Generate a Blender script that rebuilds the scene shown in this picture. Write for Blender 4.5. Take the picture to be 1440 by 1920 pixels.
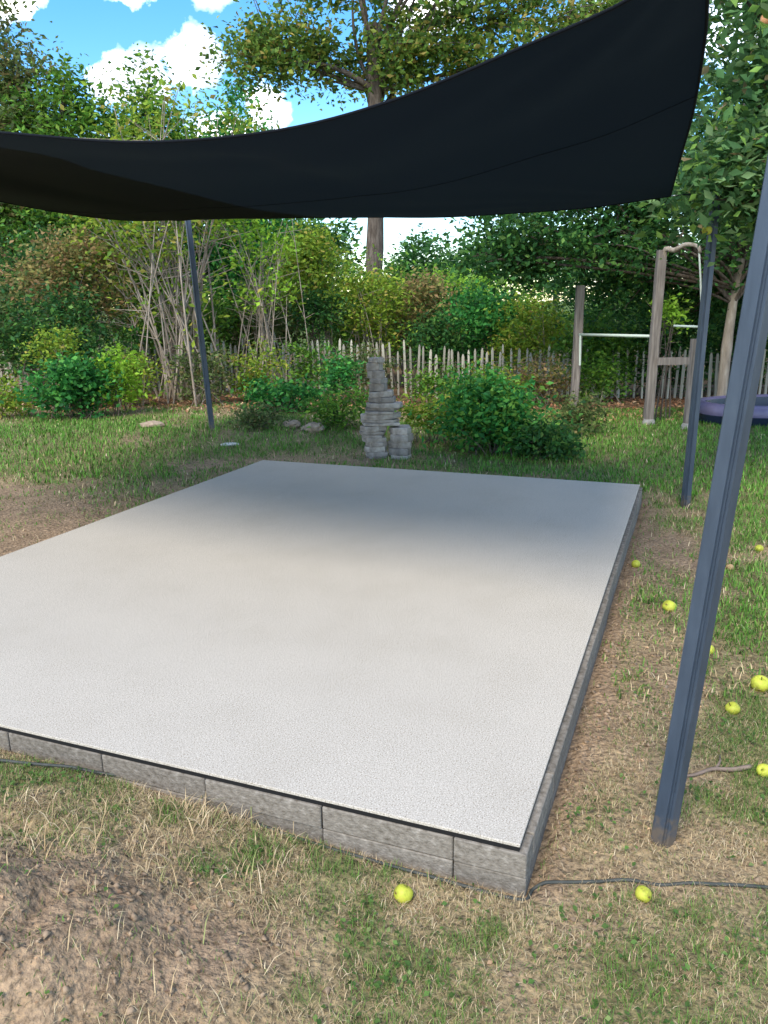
import bpy, math, random
import numpy as np
from mathutils import Vector, Matrix

for o in list(bpy.data.objects): bpy.data.objects.remove(o)
S = bpy.context.scene
C = S.collection
rng = np.random.default_rng(7)
random.seed(7)

# ------------------------------------------------------------------ camera
def make_camera():
    cd = bpy.data.cameras.new('camera'); cam = bpy.data.objects.new('camera', cd); C.objects.link(cam)
    t, r = math.radians(14.835), math.radians(-0.82)
    F = Vector((0, math.cos(t), -math.sin(t))); U = Vector((0, math.sin(t), math.cos(t))); R = Vector((1, 0, 0))
    RT = R*math.cos(r)+U*math.sin(r); UP = -R*math.sin(r)+U*math.cos(r)
    m = Matrix((RT, UP, -F)).transposed().to_4x4(); m.translation = (0, 0, 1.65)
    cam.matrix_world = m
    cd.sensor_fit = 'VERTICAL'; cd.sensor_height = 36; cd.lens = 27.75
    cd.clip_start = 0.05; cd.clip_end = 3000
    S.camera = cam
make_camera()

# ------------------------------------------------------------------ world and sun
SUN_TRAVEL = Vector((0.36, 0.80, -1.0)).normalized()
def make_world():
    w = bpy.data.worlds.new('World'); S.world = w; w.use_nodes = True
    nt = w.node_tree; N = nt.nodes; L = nt.links; N.clear()
    def n(t, **k):
        x = N.new(t)
        for a, b in k.items(): setattr(x, a, b)
        return x
    def math_(op, a, b=None, clamp=False):
        x = n('ShaderNodeMath', operation=op, use_clamp=clamp)
        for i, v in enumerate((a, b)):
            if v is None: continue
            if isinstance(v, (int, float)): x.inputs[i].default_value = v
            else: L.new(v, x.inputs[i])
        return x.outputs[0]
    sky = n('ShaderNodeTexSky', sky_type='NISHITA'); sky.sun_disc = False
    d = -SUN_TRAVEL
    sky.sun_elevation = math.asin(d.z); sky.sun_rotation = math.atan2(d.x, d.y)
    sky.air_density = 1.0; sky.dust_density = 0.3; sky.ozone_density = 1.5
    tc = n('ShaderNodeTexCoord'); sep = n('ShaderNodeSeparateXYZ'); L.new(tc.outputs['Generated'], sep.inputs[0])
    X, Y, Z = sep.outputs
    den = math_('ADD', math_('MAXIMUM', Z, 0.0), 0.16)
    cmb = n('ShaderNodeCombineXYZ'); L.new(math_('DIVIDE', X, den), cmb.inputs[0]); L.new(math_('DIVIDE', Y, den), cmb.inputs[1])
    cmb.inputs[2].default_value = 8.1
    ns = n('ShaderNodeTexNoise'); ns.inputs['Scale'].default_value = 1.15; ns.inputs['Detail'].default_value = 9; ns.inputs['Roughness'].default_value = .55
    L.new(cmb.outputs[0], ns.inputs['Vector'])
    dens = ns.outputs['Fac']
    # a few cumulus heaps among the scattered cloud
    fine = n('ShaderNodeTexNoise'); fine.inputs['Scale'].default_value = 15; fine.inputs['Detail'].default_value = 10; fine.inputs['Roughness'].default_value = .6
    L.new(tc.outputs['Generated'], fine.inputs['Vector'])
    f0 = math_('MULTIPLY', math_('SUBTRACT', fine.outputs['Fac'], .5), .12)
    heap = math_('ADD', 0.0, 0.0)
    for (px, pz, py, rad) in CLOUDS:
        v = Vector((px, py, pz)).normalized()
        dist = n('ShaderNodeVectorMath', operation='DISTANCE'); L.new(tc.outputs['Generated'], dist.inputs[0]); dist.inputs[1].default_value = v
        dd = math_('ADD', dist.outputs['Value'], f0)
        bump = math_('MULTIPLY', math_('SUBTRACT', 1.0, math_('DIVIDE', dd, rad), True), .95)
        heap = math_('MAXIMUM', heap, bump)
    # the open blue window in the cloud
    v = Vector((-.22, 1.0, .28)).normalized()
    dist = n('ShaderNodeVectorMath', operation='DISTANCE'); L.new(tc.outputs['Generated'], dist.inputs[0]); dist.inputs[1].default_value = v
    gap = math_('MULTIPLY', math_('SUBTRACT', 1.0, math_('DIVIDE', dist.outputs['Value'], .62), True), .52)
    dens = math_('SUBTRACT', math_('MULTIPLY', dens, 1.0), gap)
    dens = math_('ADD', dens, heap)
    ramp = n('ShaderNodeValToRGB'); e = ramp.color_ramp.elements
    e[0].position = .45; e[0].color = (0, 0, 0, 1); e[1].position = .78; e[1].color = (1, 1, 1, 1)
    L.new(dens, ramp.inputs[0])
    tint = n('ShaderNodeHueSaturation'); tint.inputs['Saturation'].default_value = 1.4; tint.inputs['Value'].default_value = .45
    L.new(sky.outputs[0], tint.inputs['Color'])
    mx = n('ShaderNodeMix', data_type='RGBA'); L.new(ramp.outputs[0], mx.inputs['Factor'])
    L.new(tint.outputs[0], mx.inputs[6]); cr = n('ShaderNodeValToRGB'); cr.color_ramp.elements[0].position = .42; cr.color_ramp.elements[0].color = (2.0, 2.15, 2.5, 1); cr.color_ramp.elements[1].position = .66; cr.color_ramp.elements[1].color = (12, 11.8, 11.4, 1)
    L.new(fine.outputs['Fac'], cr.inputs[0]); L.new(cr.outputs[0], mx.inputs[7])
    bg = n('ShaderNodeBackground'); bg.inputs['Strength'].default_value = SKY_STRENGTH
    L.new(mx.outputs[2], bg.inputs[0])
    out = n('ShaderNodeOutputWorld'); L.new(bg.outputs[0], out.inputs[0])
SKY_STRENGTH = 0.15
# direction x, z, y and angular radius of the cumulus heaps
CLOUDS = [(-.215, .268, 1.0, .075), (-.262, .25, 1.0, .06), (-.303, .252, 1.0, .055), (-.27, .352, 1.0, .06), (-.19, .357, 1.0, .06), (-.41, .335, 1.0, .07),
          (-.134, .222, 1.0, .06), (-.18, .18, 1.0, .09), (.056, .33, 1.0, .06), (-.3, .17, 1.0, .07)]
make_world()
def make_sun():
    sd = bpy.data.lights.new('sun', 'SUN'); sd.energy = 0.95; sd.angle = math.radians(24); sd.color = (1, .90, .74)
    so = bpy.data.objects.new('sun', sd); C.objects.link(so)
    so.rotation_euler = SUN_TRAVEL.to_track_quat('-Z', 'Y').to_euler(); so.location = (0, 0, 30)
make_sun()
S.view_settings.view_transform = 'Standard'; S.view_settings.look = 'None'
S.view_settings.exposure = 2.2; S.view_settings.gamma = 1
S.view_settings.use_curve_mapping = False

# ------------------------------------------------------------------ helpers
def tag(o, label=None, cat=None, group=None, kind=None):
    if label: o['label'] = label
    if cat: o['category'] = cat
    if group: o['group'] = group
    if kind: o['kind'] = kind
    return o
def empty(name, loc=(0, 0, 0), rz=0):
    o = bpy.data.objects.new(name, None); C.objects.link(o); o.location = loc; o.rotation_euler[2] = rz
    o.empty_display_size = .1
    return o
def link(name, me, mat=None, parent=None, smooth=False):
    if mat is not None and not me.materials: me.materials.append(mat)
    if smooth: me.polygons.foreach_set('use_smooth', np.ones(len(me.polygons), bool))
    o = bpy.data.objects.new(name, me); C.objects.link(o)
    if parent: o.parent = parent
    return o
def np_mesh(name, V, F, col=None):
    """V (n,3), F (m,k) with k 3 or 4; col (n,3) vertex colours"""
    me = bpy.data.meshes.new(name); V = np.asarray(V, np.float32); F = np.asarray(F, np.int32)
    m, k = F.shape
    me.vertices.add(len(V)); me.vertices.foreach_set('co', V.ravel())
    me.loops.add(m*k); me.loops.foreach_set('vertex_index', F.ravel())
    me.polygons.add(m); me.polygons.foreach_set('loop_start', np.arange(0, m*k, k, dtype=np.int32))
    me.update(calc_edges=True)
    if col is not None:
        a = me.attributes.new('col', 'FLOAT_COLOR', 'POINT')
        a.data.foreach_set('color', np.concatenate([col, np.ones((len(V), 1))], 1).astype(np.float32).ravel())
    return me
def py_mesh(name, V, F):
    me = bpy.data.meshes.new(name); me.from_pydata([tuple(v) for v in V], [], F); me.update(); return me

class MB:
    """collects boxes, tubes, prisms into one mesh"""
    def __init__(s): s.V = []; s.F = []
    def add(s, V, F):
        b = len(s.V); s.V += [tuple(v) for v in V]; s.F += [tuple(i+b for i in f) for f in F]; return s
    def box(s, lo, hi, ch=0.0):
        x0, y0, z0 = lo; x1, y1, z1 = hi
        if ch <= 0:
            V = [(x, y, z) for z in (z0, z1) for x, y in ((x0, y0), (x1, y0), (x1, y1), (x0, y1))]
            return s.add(V, [(3, 2, 1, 0), (4, 5, 6, 7), (0, 1, 5, 4), (1, 2, 6, 5), (2, 3, 7, 6), (3, 0, 4, 7)])
        V = []
        for z, c in ((z0, ch), (z0+ch, 0), (z1-ch, 0), (z1, ch)):
            i = c; 
            V += [(x0+i+ch*(c == 0), y0+i, z), (x1-i-ch*(c == 0), y0+i, z), (x1-i, y0+i+ch*(c == 0), z), (x1-i, y1-i-ch*(c == 0), z),
                  (x1-i-ch*(c == 0), y1-i, z), (x0+i+ch*(c == 0), y1-i, z), (x0+i, y1-i-ch*(c == 0), z), (x0+i, y0+i+ch*(c == 0), z)]
        F = [tuple(range(7, -1, -1)), tuple(range(24, 32))]
        for k in range(3):
            for j in range(8):
                a, b = k*8+j, k*8+(j+1) % 8
                F.append((a, b, b+8, a+8))
        return s.add(V, F)
    def tube(s, pts, rad, n=6, cap=True):
        pts = [Vector(p) for p in pts]
        if not isinstance(rad, (list, tuple, np.ndarray)): rad = [rad]*len(pts)
        V = []; up = Vector((0.13, 0.31, 0.94))
        for i, p in enumerate(pts):
            d = (pts[min(i+1, len(pts)-1)]-pts[max(i-1, 0)])
            if d.length < 1e-9: d = Vector((0, 0, 1))
            d.normalize()
            a = d.cross(up)
            if a.length < .05: a = d.cross(Vector((1, 0, 0)))
            a.normalize(); b = d.cross(a)
            for k in range(n):
                t = 2*math.pi*k/n
                V.append(p+(a*math.cos(t)+b*math.sin(t))*float(rad[i]))
        F = []
        for i in range(len(pts)-1):
            for k in range(n):
                k2 = (k+1) % n
                F.append((i*n+k, i*n+k2, (i+1)*n+k2, (i+1)*n+k))
        if cap:
            F.append(tuple(range(n-1, -1, -1))); F.append(tuple((len(pts)-1)*n+k for k in range(n)))
        return s.add(V, F)
    def prism(s, poly, z0, z1, inset=0, ch=0):
        n = len(poly); V = [(x, y, z0) for x, y in poly]+[(x, y, z1) for x, y in poly]
        F = [tuple(range(n-1, -1, -1)), tuple(range(n, 2*n))]+[(k, (k+1) % n, (k+1) % n+n, k+n) for k in range(n)]
        return s.add(V, F)
    def mesh(s, name): return py_mesh(name, s.V, s.F)
    def build(s, name, mat, parent=None, smooth=False): return link(name, s.mesh(name), mat, parent, smooth)

def curve(pts, n):
    """Catmull-Rom through pts, n samples"""
    P = np.array(pts, float); P = np.vstack([2*P[0]-P[1], P, 2*P[-1]-P[-2]])
    m = len(P)-3; out = []
    for u in np.linspace(0, m-1e-9, n):
        i = int(u); f = u-i; a, b, c, d = P[i:i+4]
        out.append(.5*((2*b)+(-a+c)*f+(2*a-5*b+4*c-d)*f*f+(-a+3*b-3*c+d)*f**3))
    return np.array(out)

# value noise, used for heights, ground cover and clumping
_tab = np.random.default_rng(3).random((256, 256))
def vnoise(x, y, s):
    x = np.asarray(x, float)/s+40.3; y = np.asarray(y, float)/s+17.7
    i = np.floor(x).astype(int); j = np.floor(y).astype(int); fx = x-i; fy = y-j
    fx = fx*fx*(3-2*fx); fy = fy*fy*(3-2*fy)
    g = lambda a, b: _tab[a % 256, b % 256]
    return (g(i, j)*(1-fx)+g(i+1, j)*fx)*(1-fy)+(g(i, j+1)*(1-fx)+g(i+1, j+1)*fx)*fy
def fbm(x, y, s): return .5*vnoise(x, y, s)+.3*vnoise(x, y, s*.47)+.2*vnoise(x, y, s*.21)
def sstep(a, b, x):
    t = np.clip((np.asarray(x, float)-a)/(b-a), 0, 1); return t*t*(3-2*t)
def blob(x, y, cx, cy, rx, ry=None, ang=0):
    ry = ry or rx; dx, dy = np.asarray(x)-cx, np.asarray(y)-cy; ca, sa = math.cos(ang), math.sin(ang)
    return np.exp(-(((dx*ca+dy*sa)/rx)**2+((-dx*sa+dy*ca)/ry)**2))

# ------------------------------------------------------------------ materials
def mat(name, rough=.7, col=(.5, .5, .5), spec=.3):
    m = bpy.data.materials.new(name); m.use_nodes = True; b = m.node_tree.nodes['Principled BSDF']
    b.inputs['Base Color'].default_value = (*col, 1); b.inputs['Roughness'].default_value = rough
    b.inputs['Specular IOR Level'].default_value = spec
    return m, m.node_tree, b
def noise_col(nt, b, stops, scale, detail=6, coord='Object', stretch=(1, 1, 1), bump=0, bump_scale=None, rough=.6, bdist=.01):
    N, L = nt.nodes, nt.links
    tc = N.new('ShaderNodeTexCoord'); mp = N.new('ShaderNodeMapping'); mp.inputs['Scale'].default_value = stretch
    L.new(tc.outputs[coord], mp.inputs[0])
    n = N.new('ShaderNodeTexNoise'); n.inputs['Scale'].default_value = scale; n.inputs['Detail'].default_value = detail; n.inputs['Roughness'].default_value = rough
    L.new(mp.outputs[0], n.inputs['Vector'])
    r = N.new('ShaderNodeValToRGB'); cr = r.color_ramp
    while len(cr.elements) < len(stops): cr.elements.new(.5)
    for e, (p, c) in zip(cr.elements, stops): e.position = p; e.color = (*c, 1)
    L.new(n.outputs['Fac'], r.inputs[0])
    if b is not None: L.new(r.outputs[0], b.inputs['Base Color'])
    if bump:
        n2 = n
        if bump_scale:
            n2 = N.new('ShaderNodeTexNoise'); n2.inputs['Scale'].default_value = bump_scale; n2.inputs['Detail'].default_value = 6; L.new(mp.outputs[0], n2.inputs['Vector'])
        bp = N.new('ShaderNodeBump'); bp.inputs['Strength'].default_value = bump; bp.inputs['Distance'].default_value = bdist
        L.new(n2.outputs['Fac'], bp.inputs['Height']); L.new(bp.outputs[0], b.inputs['Normal'])
    return r, mp
def object_random_value(nt, b, lo, hi):
    """pieces of one kind differ a little in tone"""
    N, L = nt.nodes, nt.links
    oi = N.new('ShaderNodeObjectInfo'); mr = N.new('ShaderNodeMapRange'); mr.inputs[3].default_value = lo; mr.inputs[4].default_value = hi
    L.new(oi.outputs['Random'], mr.inputs[0])
    hs = N.new('ShaderNodeHueSaturation'); L.new(mr.outputs[0], hs.inputs['Value'])
    src = b.inputs['Base Color'].links[0].from_socket
    L.new(src, hs.inputs['Color']); L.new(hs.outputs[0], b.inputs['Base Color'])
M = {}
def materials():
    # leaves: colour per leaf from the 'col' attribute, partly translucent
    m = bpy.data.materials.new('leaf'); m.use_nodes = True; nt = m.node_tree; N, L = nt.nodes, nt.links; b = N['Principled BSDF']
    at = N.new('ShaderNodeAttribute'); at.attribute_name = 'col'
    L.new(at.outputs['Color'], b.inputs['Base Color']); b.inputs['Roughness'].default_value = .6; b.inputs['Specular IOR Level'].default_value = .18
    tr = N.new('ShaderNodeBsdfTranslucent'); hs = N.new('ShaderNodeHueSaturation'); hs.inputs['Value'].default_value = 1.5; hs.inputs['Hue'].default_value = .485
    L.new(at.outputs['Color'], hs.inputs['Color']); L.new(hs.outputs[0], tr.inputs[0])
    mx = N.new('ShaderNodeMixShader'); mx.inputs[0].default_value = .32
    L.new(b.outputs[0], mx.inputs[1]); L.new(tr.outputs[0], mx.inputs[2]); L.new(mx.outputs[0], N['Material Output'].inputs[0])
    M['leaf'] = m
    m, nt, b = mat('grass_blade', .6, spec=.2)
    at = nt.nodes.new('ShaderNodeAttribute'); at.attribute_name = 'col'; nt.links.new(at.outputs['Color'], b.inputs['Base Color']); M['blade'] = m
    # ground: soil, straw thatch and green thatch by the cover map
    m, nt, b = mat('ground', .95, spec=.1); N, L = nt.nodes, nt.links
    at = N.new('ShaderNodeAttribute'); at.attribute_name = 'col'
    r, mp = noise_col(nt, None, [(.32, (.45, .44, .42)), (.5, (1, 1, 1)), (.68, (1.5, 1.45, 1.35))], 55, 8)
    r2, mp2 = noise_col(nt, None, [(.3, (.72, .72, .72)), (.7, (1.2, 1.2, 1.2))], 7, 6)
    mu = N.new('ShaderNodeMix'); mu.data_type = 'RGBA'; mu.blend_type = 'MULTIPLY'; mu.inputs['Factor'].default_value = 1
    L.new(at.outputs['Color'], mu.inputs[6]); L.new(r.outputs[0], mu.inputs[7])
    mu2 = N.new('ShaderNodeMix'); mu2.data_type = 'RGBA'; mu2.blend_type = 'MULTIPLY'; mu2.inputs['Factor'].default_value = 1
    L.new(mu.outputs[2], mu2.inputs[6]); L.new(r2.outputs[0], mu2.inputs[7])
    L.new(mu2.outputs[2], b.inputs['Base Color'])
    n = N.new('ShaderNodeTexNoise'); n.inputs['Scale'].default_value = 38; n.inputs['Detail'].default_value = 10
    L.new(mp.outputs[0], n.inputs['Vector'])
    bp = N.new('ShaderNodeBump'); bp.inputs['Strength'].default_value = 1.0; bp.inputs['Distance'].default_value = .03
    L.new(n.outputs['Fac'], bp.inputs['Height']); L.new(bp.outputs[0], b.inputs['Normal'])
    M['ground'] = m
    # stone-chip surface of the platform
    m, nt, b = mat('stone_chip', .9, spec=.12); N, L = nt.nodes, nt.links
    r, mp = noise_col(nt, None, [(.30, (.145, .115, .08)), (.43, (.41, .372, .312)), (.57, (.53, .488, .42)), (.70, (.72, .68, .61))], 210, 3, rough=.7)
    r2, _ = noise_col(nt, None, [(.3, (.945, .94, .93)), (.5, (1, 1, 1)), (.7, (1.03, 1.03, 1.03))], 2.3, 9)
    mu = N.new('ShaderNodeMix'); mu.data_type = 'RGBA'; mu.blend_type = 'MULTIPLY'; mu.inputs['Factor'].default_value = 1
    L.new(r.outputs[0], mu.inputs[6]); L.new(r2.outputs[0], mu.inputs[7]); L.new(mu.outputs[2], b.inputs['Base Color'])
    n = N.new('ShaderNodeTexNoise'); n.inputs['Scale'].default_value = 260; L.new(mp.outputs[0], n.inputs['Vector'])
    bp = N.new('ShaderNodeBump'); bp.inputs['Strength'].default_value = .35; bp.inputs['Distance'].default_value = .003
    L.new(n.outputs['Fac'], bp.inputs['Height']); L.new(bp.outputs[0], b.inputs['Normal'])
    M['chip'] = m
    m, nt, b = mat('black_liner', .6, (.012, .012, .013)); M['liner'] = m
    m, nt, b = mat('concrete_block', .92, spec=.15)
    noise_col(nt, b, [(.30, (.12, .104, .083)), (.46, (.20, .178, .148)), (.58, (.25, .225, .19)), (.74, (.36, .33, .285))], 46, 12, stretch=(.9, .9, 1.25), bump=.9, bump_scale=120, bdist=.004)
    object_random_value(nt, b, .82, 1.12); M['block'] = m
    m, nt, b = mat('post_paint', .42, spec=.45); b.inputs['Metallic'].default_value = .15
    noise_col(nt, b, [(.3, (.041, .058, .084)), (.6, (.058, .080, .112)), (.8, (.085, .11, .142))], 9, 7, stretch=(3, 3, .5), bump=.08, bump_scale=160, bdist=.002); 
    N, L = nt.nodes, nt.links; tc = N.new('ShaderNodeTexCoord'); sp = N.new('ShaderNodeSeparateXYZ'); L.new(tc.outputs['Object'], sp.inputs[0])
    nz = N.new('ShaderNodeTexNoise'); nz.inputs['Scale'].default_value = 34; nz.inputs['Detail'].default_value = 8; L.new(tc.outputs['Object'], nz.inputs['Vector'])
    ma = N.new('ShaderNodeMath'); ma.operation = 'MULTIPLY_ADD'; ma.inputs[1].default_value = .32; L.new(nz.outputs['Fac'], ma.inputs[0]); ma.inputs[2].default_value = -.06
    mb = N.new('ShaderNodeMath'); mb.operation = 'SUBTRACT'; L.new(ma.outputs[0], mb.inputs[0]); L.new(sp.outputs[2], mb.inputs[1])
    mr = N.new('ShaderNodeMapRange'); mr.inputs[1].default_value = 0; mr.inputs[2].default_value = .07; mr.inputs[4].default_value = .75; L.new(mb.outputs[0], mr.inputs[0])
    mx = N.new('ShaderNodeMix'); mx.data_type = 'RGBA'; L.new(mr.outputs[0], mx.inputs['Factor']); L.new(b.inputs['Base Color'].links[0].from_socket, mx.inputs[6]); mx.inputs[7].default_value = (.16, .125, .09, 1)
    L.new(mx.outputs[2], b.inputs['Base Color']); M['post'] = m
    m, nt, b = mat('dark_cap', .6, (.022, .032, .05)); M['cap'] = m
    m, nt, b = mat('steel', .35, (.45, .46, .47), .5); b.inputs['Metallic'].default_value = .9; M['steel'] = m
    # knitted shade cloth
    m = bpy.data.materials.new('shade_cloth'); m.use_nodes = True; nt = m.node_tree; N, L = nt.nodes, nt.links; b = N['Principled BSDF']
    b.inputs['Roughness'].default_value = .85; b.inputs['Specular IOR Level'].default_value = .1
    noise_col(nt, b, [(.35, (.0003, .0012, .0032)), (.7, (.0006, .0018, .0040))], 3, 6, bump=.15, bump_scale=420, bdist=.001)
    tr = N.new('ShaderNodeBsdfTranslucent'); tr.inputs[0].default_value = (.0016, .0032, .0046, 1)
    ad = N.new('ShaderNodeAddShader'); L.new(b.outputs[0], ad.inputs[0]); L.new(tr.outputs[0], ad.inputs[1])
    tp = N.new('ShaderNodeBsdfTransparent'); tp.inputs[0].default_value = (.03, .03, .03, 1)
    ad2 = N.new('ShaderNodeAddShader'); L.new(ad.outputs[0], ad2.inputs[0]); L.new(tp.outputs[0], ad2.inputs[1])
    L.new(ad.outputs[0], N['Material Output'].inputs[0]); M['cloth'] = m
    m, nt, b = mat('shade_hem', .8, (.006, .008, .012), .1); M['hem'] = m
    m, nt, b = mat('slate', .85, spec=.25)
    noise_col(nt, b, [(.3, (.17, .145, .12)), (.5, (.33, .285, .245)), (.72, (.50, .455, .40))], 9, 9, stretch=(1, 1, 1.2), bump=.6, bump_scale=45, bdist=.008)
    object_random_value(nt, b, .7, 1.3); M['slate'] = m
    m, nt, b = mat('tan_stone', .9, spec=.2)
    noise_col(nt, b, [(.3, (.24, .18, .13)), (.6, (.40, .31, .23)), (.8, (.5, .43, .35))], 14, 8, bump=.5, bump_scale=50, bdist=.006); M['tanstone'] = m
    m, nt, b = mat('pale_stone', .9, spec=.2)
    noise_col(nt, b, [(.3, (.45, .43, .39)), (.7, (.68, .66, .61))], 14, 8, bump=.5, bump_scale=50, bdist=.006); M['palestone'] = m
    m, nt, b = mat('paling_wood', .9, spec=.15)
    noise_col(nt, b, [(.3, (.28, .265, .21)), (.55, (.46, .44, .36)), (.8, (.58, .565, .48))], 16, 7, stretch=(2, 2, .15), bump=.4, bump_scale=60, bdist=.004)
    object_random_value(nt, b, .6, 1.25); M['paling'] = m
    m, nt, b = mat('weathered_wood', .92, spec=.15)
    noise_col(nt, b, [(.28, (.10, .088, .078)), (.5, (.20, .175, .155)), (.75, (.31, .28, .25))], 12, 8, stretch=(3, 3, .2), bump=.5, bump_scale=50, bdist=.005); M['wood'] = m
    m, nt, b = mat('bark', .95, spec=.1)
    noise_col(nt, b, [(.3, (.06, .047, .038)), (.5, (.12, .098, .08)), (.72, (.205, .173, .145))], 7, 9, stretch=(2.5, 2.5, .5), bump=1, bump_scale=16, bdist=.03); M['bark'] = m
    m, nt, b = mat('pale_bark', .9, spec=.15)
    noise_col(nt, b, [(.3, (.19, .155, .12)), (.55, (.33, .28, .225)), (.75, (.46, .41, .345))], 9, 7, stretch=(2, 2, .4), bump=.6, bump_scale=30, bdist=.01); M['palebark'] = m
    m, nt, b = mat('rope', .8, (.50, .54, .45)); M['rope'] = m
    m, nt, b = mat('white_metal', .5, (.50, .58, .50), .4); M['whitemetal'] = m
    m, nt, b = mat('concrete_foot', .9); noise_col(nt, b, [(.3, (.22, .21, .19)), (.7, (.40, .39, .36))], 20); M['foot'] = m
    m, nt, b = mat('apple_skin', .5, spec=.25)
    noise_col(nt, b, [(.33, (.17, .11, .035)), (.38, (.36, .37, .045)), (.52, (.50, .54, .06)), (.8, (.58, .48, .09))], 1.3, 6); M['apple'] = m
    object_random_value(nt, b, .75, 1.05)
    m, nt, b = mat('apple_stem', .8, (.07, .045, .02)); M['stem'] = m
    m, nt, b = mat('rotten_apple', .6, spec=.35)
    noise_col(nt, b, [(.35, (.26, .13, .06)), (.55, (.50, .34, .17)), (.75, (.55, .44, .26))], 18, 6, bump=.5, bump_scale=50, bdist=.005); M['rotten'] = m
    m, nt, b = mat('ripe_apple', .35, spec=.5)
    noise_col(nt, b, [(.3, (.58, .22, .10)), (.6, (.70, .36, .16)), (.8, (.70, .55, .2))], 9, 5); M['ripe'] = m
    m, nt, b = mat('lavender_plastic', .4, spec=.5)
    noise_col(nt, b, [(.3, (.13, .115, .20)), (.7, (.19, .165, .27))], 6, 5); M['lavender'] = m
    m, nt, b = mat('navy_plastic', .25, (.012, .022, .045), .5); M['navy'] = m
    m, nt, b = mat('hose_rubber', .6)
    noise_col(nt, b, [(.3, (.035, .04, .036)), (.7, (.075, .08, .07))], 25, 5); M['hose'] = m
    m, nt, b = mat('twig_bark', .9)
    noise_col(nt, b, [(.3, (.11, .075, .055)), (.7, (.30, .23, .18))], 30, 5, stretch=(.4, 1, 1)); M['twig'] = m
materials()

# ------------------------------------------------------------------ ground
PA = np.array((.395, 1.918)); PYAW = .3747; PW, PL, PH = 3.64, 4.86, .149
PR = np.array((math.sin(PYAW), math.cos(PYAW))); PLF = np.array((-math.cos(PYAW), math.sin(PYAW)))
def plat_uv(x, y):
    dx, dy = np.asarray(x)-PA[0], np.asarray(y)-PA[1]
    return dx*PLF[0]+dy*PLF[1], dx*PR[0]+dy*PR[1]      # along front, along side
def plat_dist(x, y):
    u, v = plat_uv(x, y)
    du = np.maximum(np.maximum(-u, u-PW), 0); dv = np.maximum(np.maximum(-v, v-PL), 0)
    return np.hypot(du, dv)
def gz(x, y):
    x = np.asarray(x, float); y = np.asarray(y, float)
    pd = plat_dist(x, y)
    z = (fbm(x, y, .55)-.5)*.035*sstep(.0, .5, pd)*sstep(60, 14, y)
    z = z+(vnoise(x, y, .09)-.5)*.014*sstep(.02, .2, pd)*sstep(9, 5, y)
    z = z+.24*blob(x, y, -1.02, 1.60, .46, .34)*(.6+.5*vnoise(x, y, .16)+.3*vnoise(x, y, .05))           # heap of dug soil
    z = z+.055*blob(x, y, -1.5, 1.95, .4, .2)
    z = z+.035*(vnoise(x+5, y, .055)-.4)*blob(x, y, -.95, 1.62, .5, .4)+.018*(vnoise(x, y+7, .028)-.5)*blob(x, y, -.9, 1.65, .6, .45)
    z = z-.045*blob(x, y, -1.18, 2.16, .22, .035, -.25)                             # crack at the foot of the heap
    z = z+.16*sstep(8.6, 10.6, y-.25*x)*sstep(1.0, -.6, x)*sstep(70, 20, y)         # bank at the back left
    u_, v_ = plat_uv(x, y); z = z+.062*sstep(.3, 1.7, u_)*sstep(-1.1, -.15, v_)*sstep(.3, 0, v_)*sstep(PW+1.5, PW, u_)       # soil banked up along the front edge
    z = z-.02*sstep(.05, .0, pd)
    return z
def cover(x, y):
    """green 0..1, soil 0..1"""
    u, v = plat_uv(x, y); pd = plat_dist(x, y)
    g = sstep(.38, .60, fbm(x, y, .9)*.55+vnoise(x, y, .22)*.45)*.8
    near = sstep(3.2, 2.4, y)
    g = g*(1-.15*near)
    ragged = sstep(.25, .7, vnoise(x, y, .045)*.6+vnoise(x, y, .1)*.4)*1.5
    for (cx, cy, rx, ry, a) in GREEN: g = g+a*blob(x, y, cx, cy, rx*1.15, ry*1.15)*(ragged if rx < .5 else 1)
    far = sstep(6.6, 8.2, y); g = g*(1-.3*far)+.35*far*sstep(.38, .58, fbm(x, y, 1.3))
    g = g+.75*sstep(1.6, 2.1, x-.33*(y-3.2))*sstep(2.6, 3.4, y)*sstep(.25, .45, fbm(x, y, .7))
    g = g+.7*sstep(1.0, 2.0, x)*sstep(6.5, 7.5, y)
    s = np.zeros_like(np.asarray(x, float))
    for (cx, cy, rx, ry, a) in SOIL: s = s+a*blob(x, y, cx, cy, rx, ry)
    s = s+.7*sstep(.16, .03, pd)*(v > -.02)+.30*sstep(.75, .2, pd)*(u < 0)*sstep(.35, .6, fbm(x, y, .5)+.12)
    s = s+.5*sstep(1.3, .1, pd)*(u > PW)*sstep(.3, .55, fbm(x, y, .6)+.1)
    s = s+.28*sstep(.52, .68, fbm(x+9, y+3, .45))
    s = np.clip(s, 0, 1); g = np.clip(g*(1-s*.8), 0, 1)
    return g, s
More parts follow.
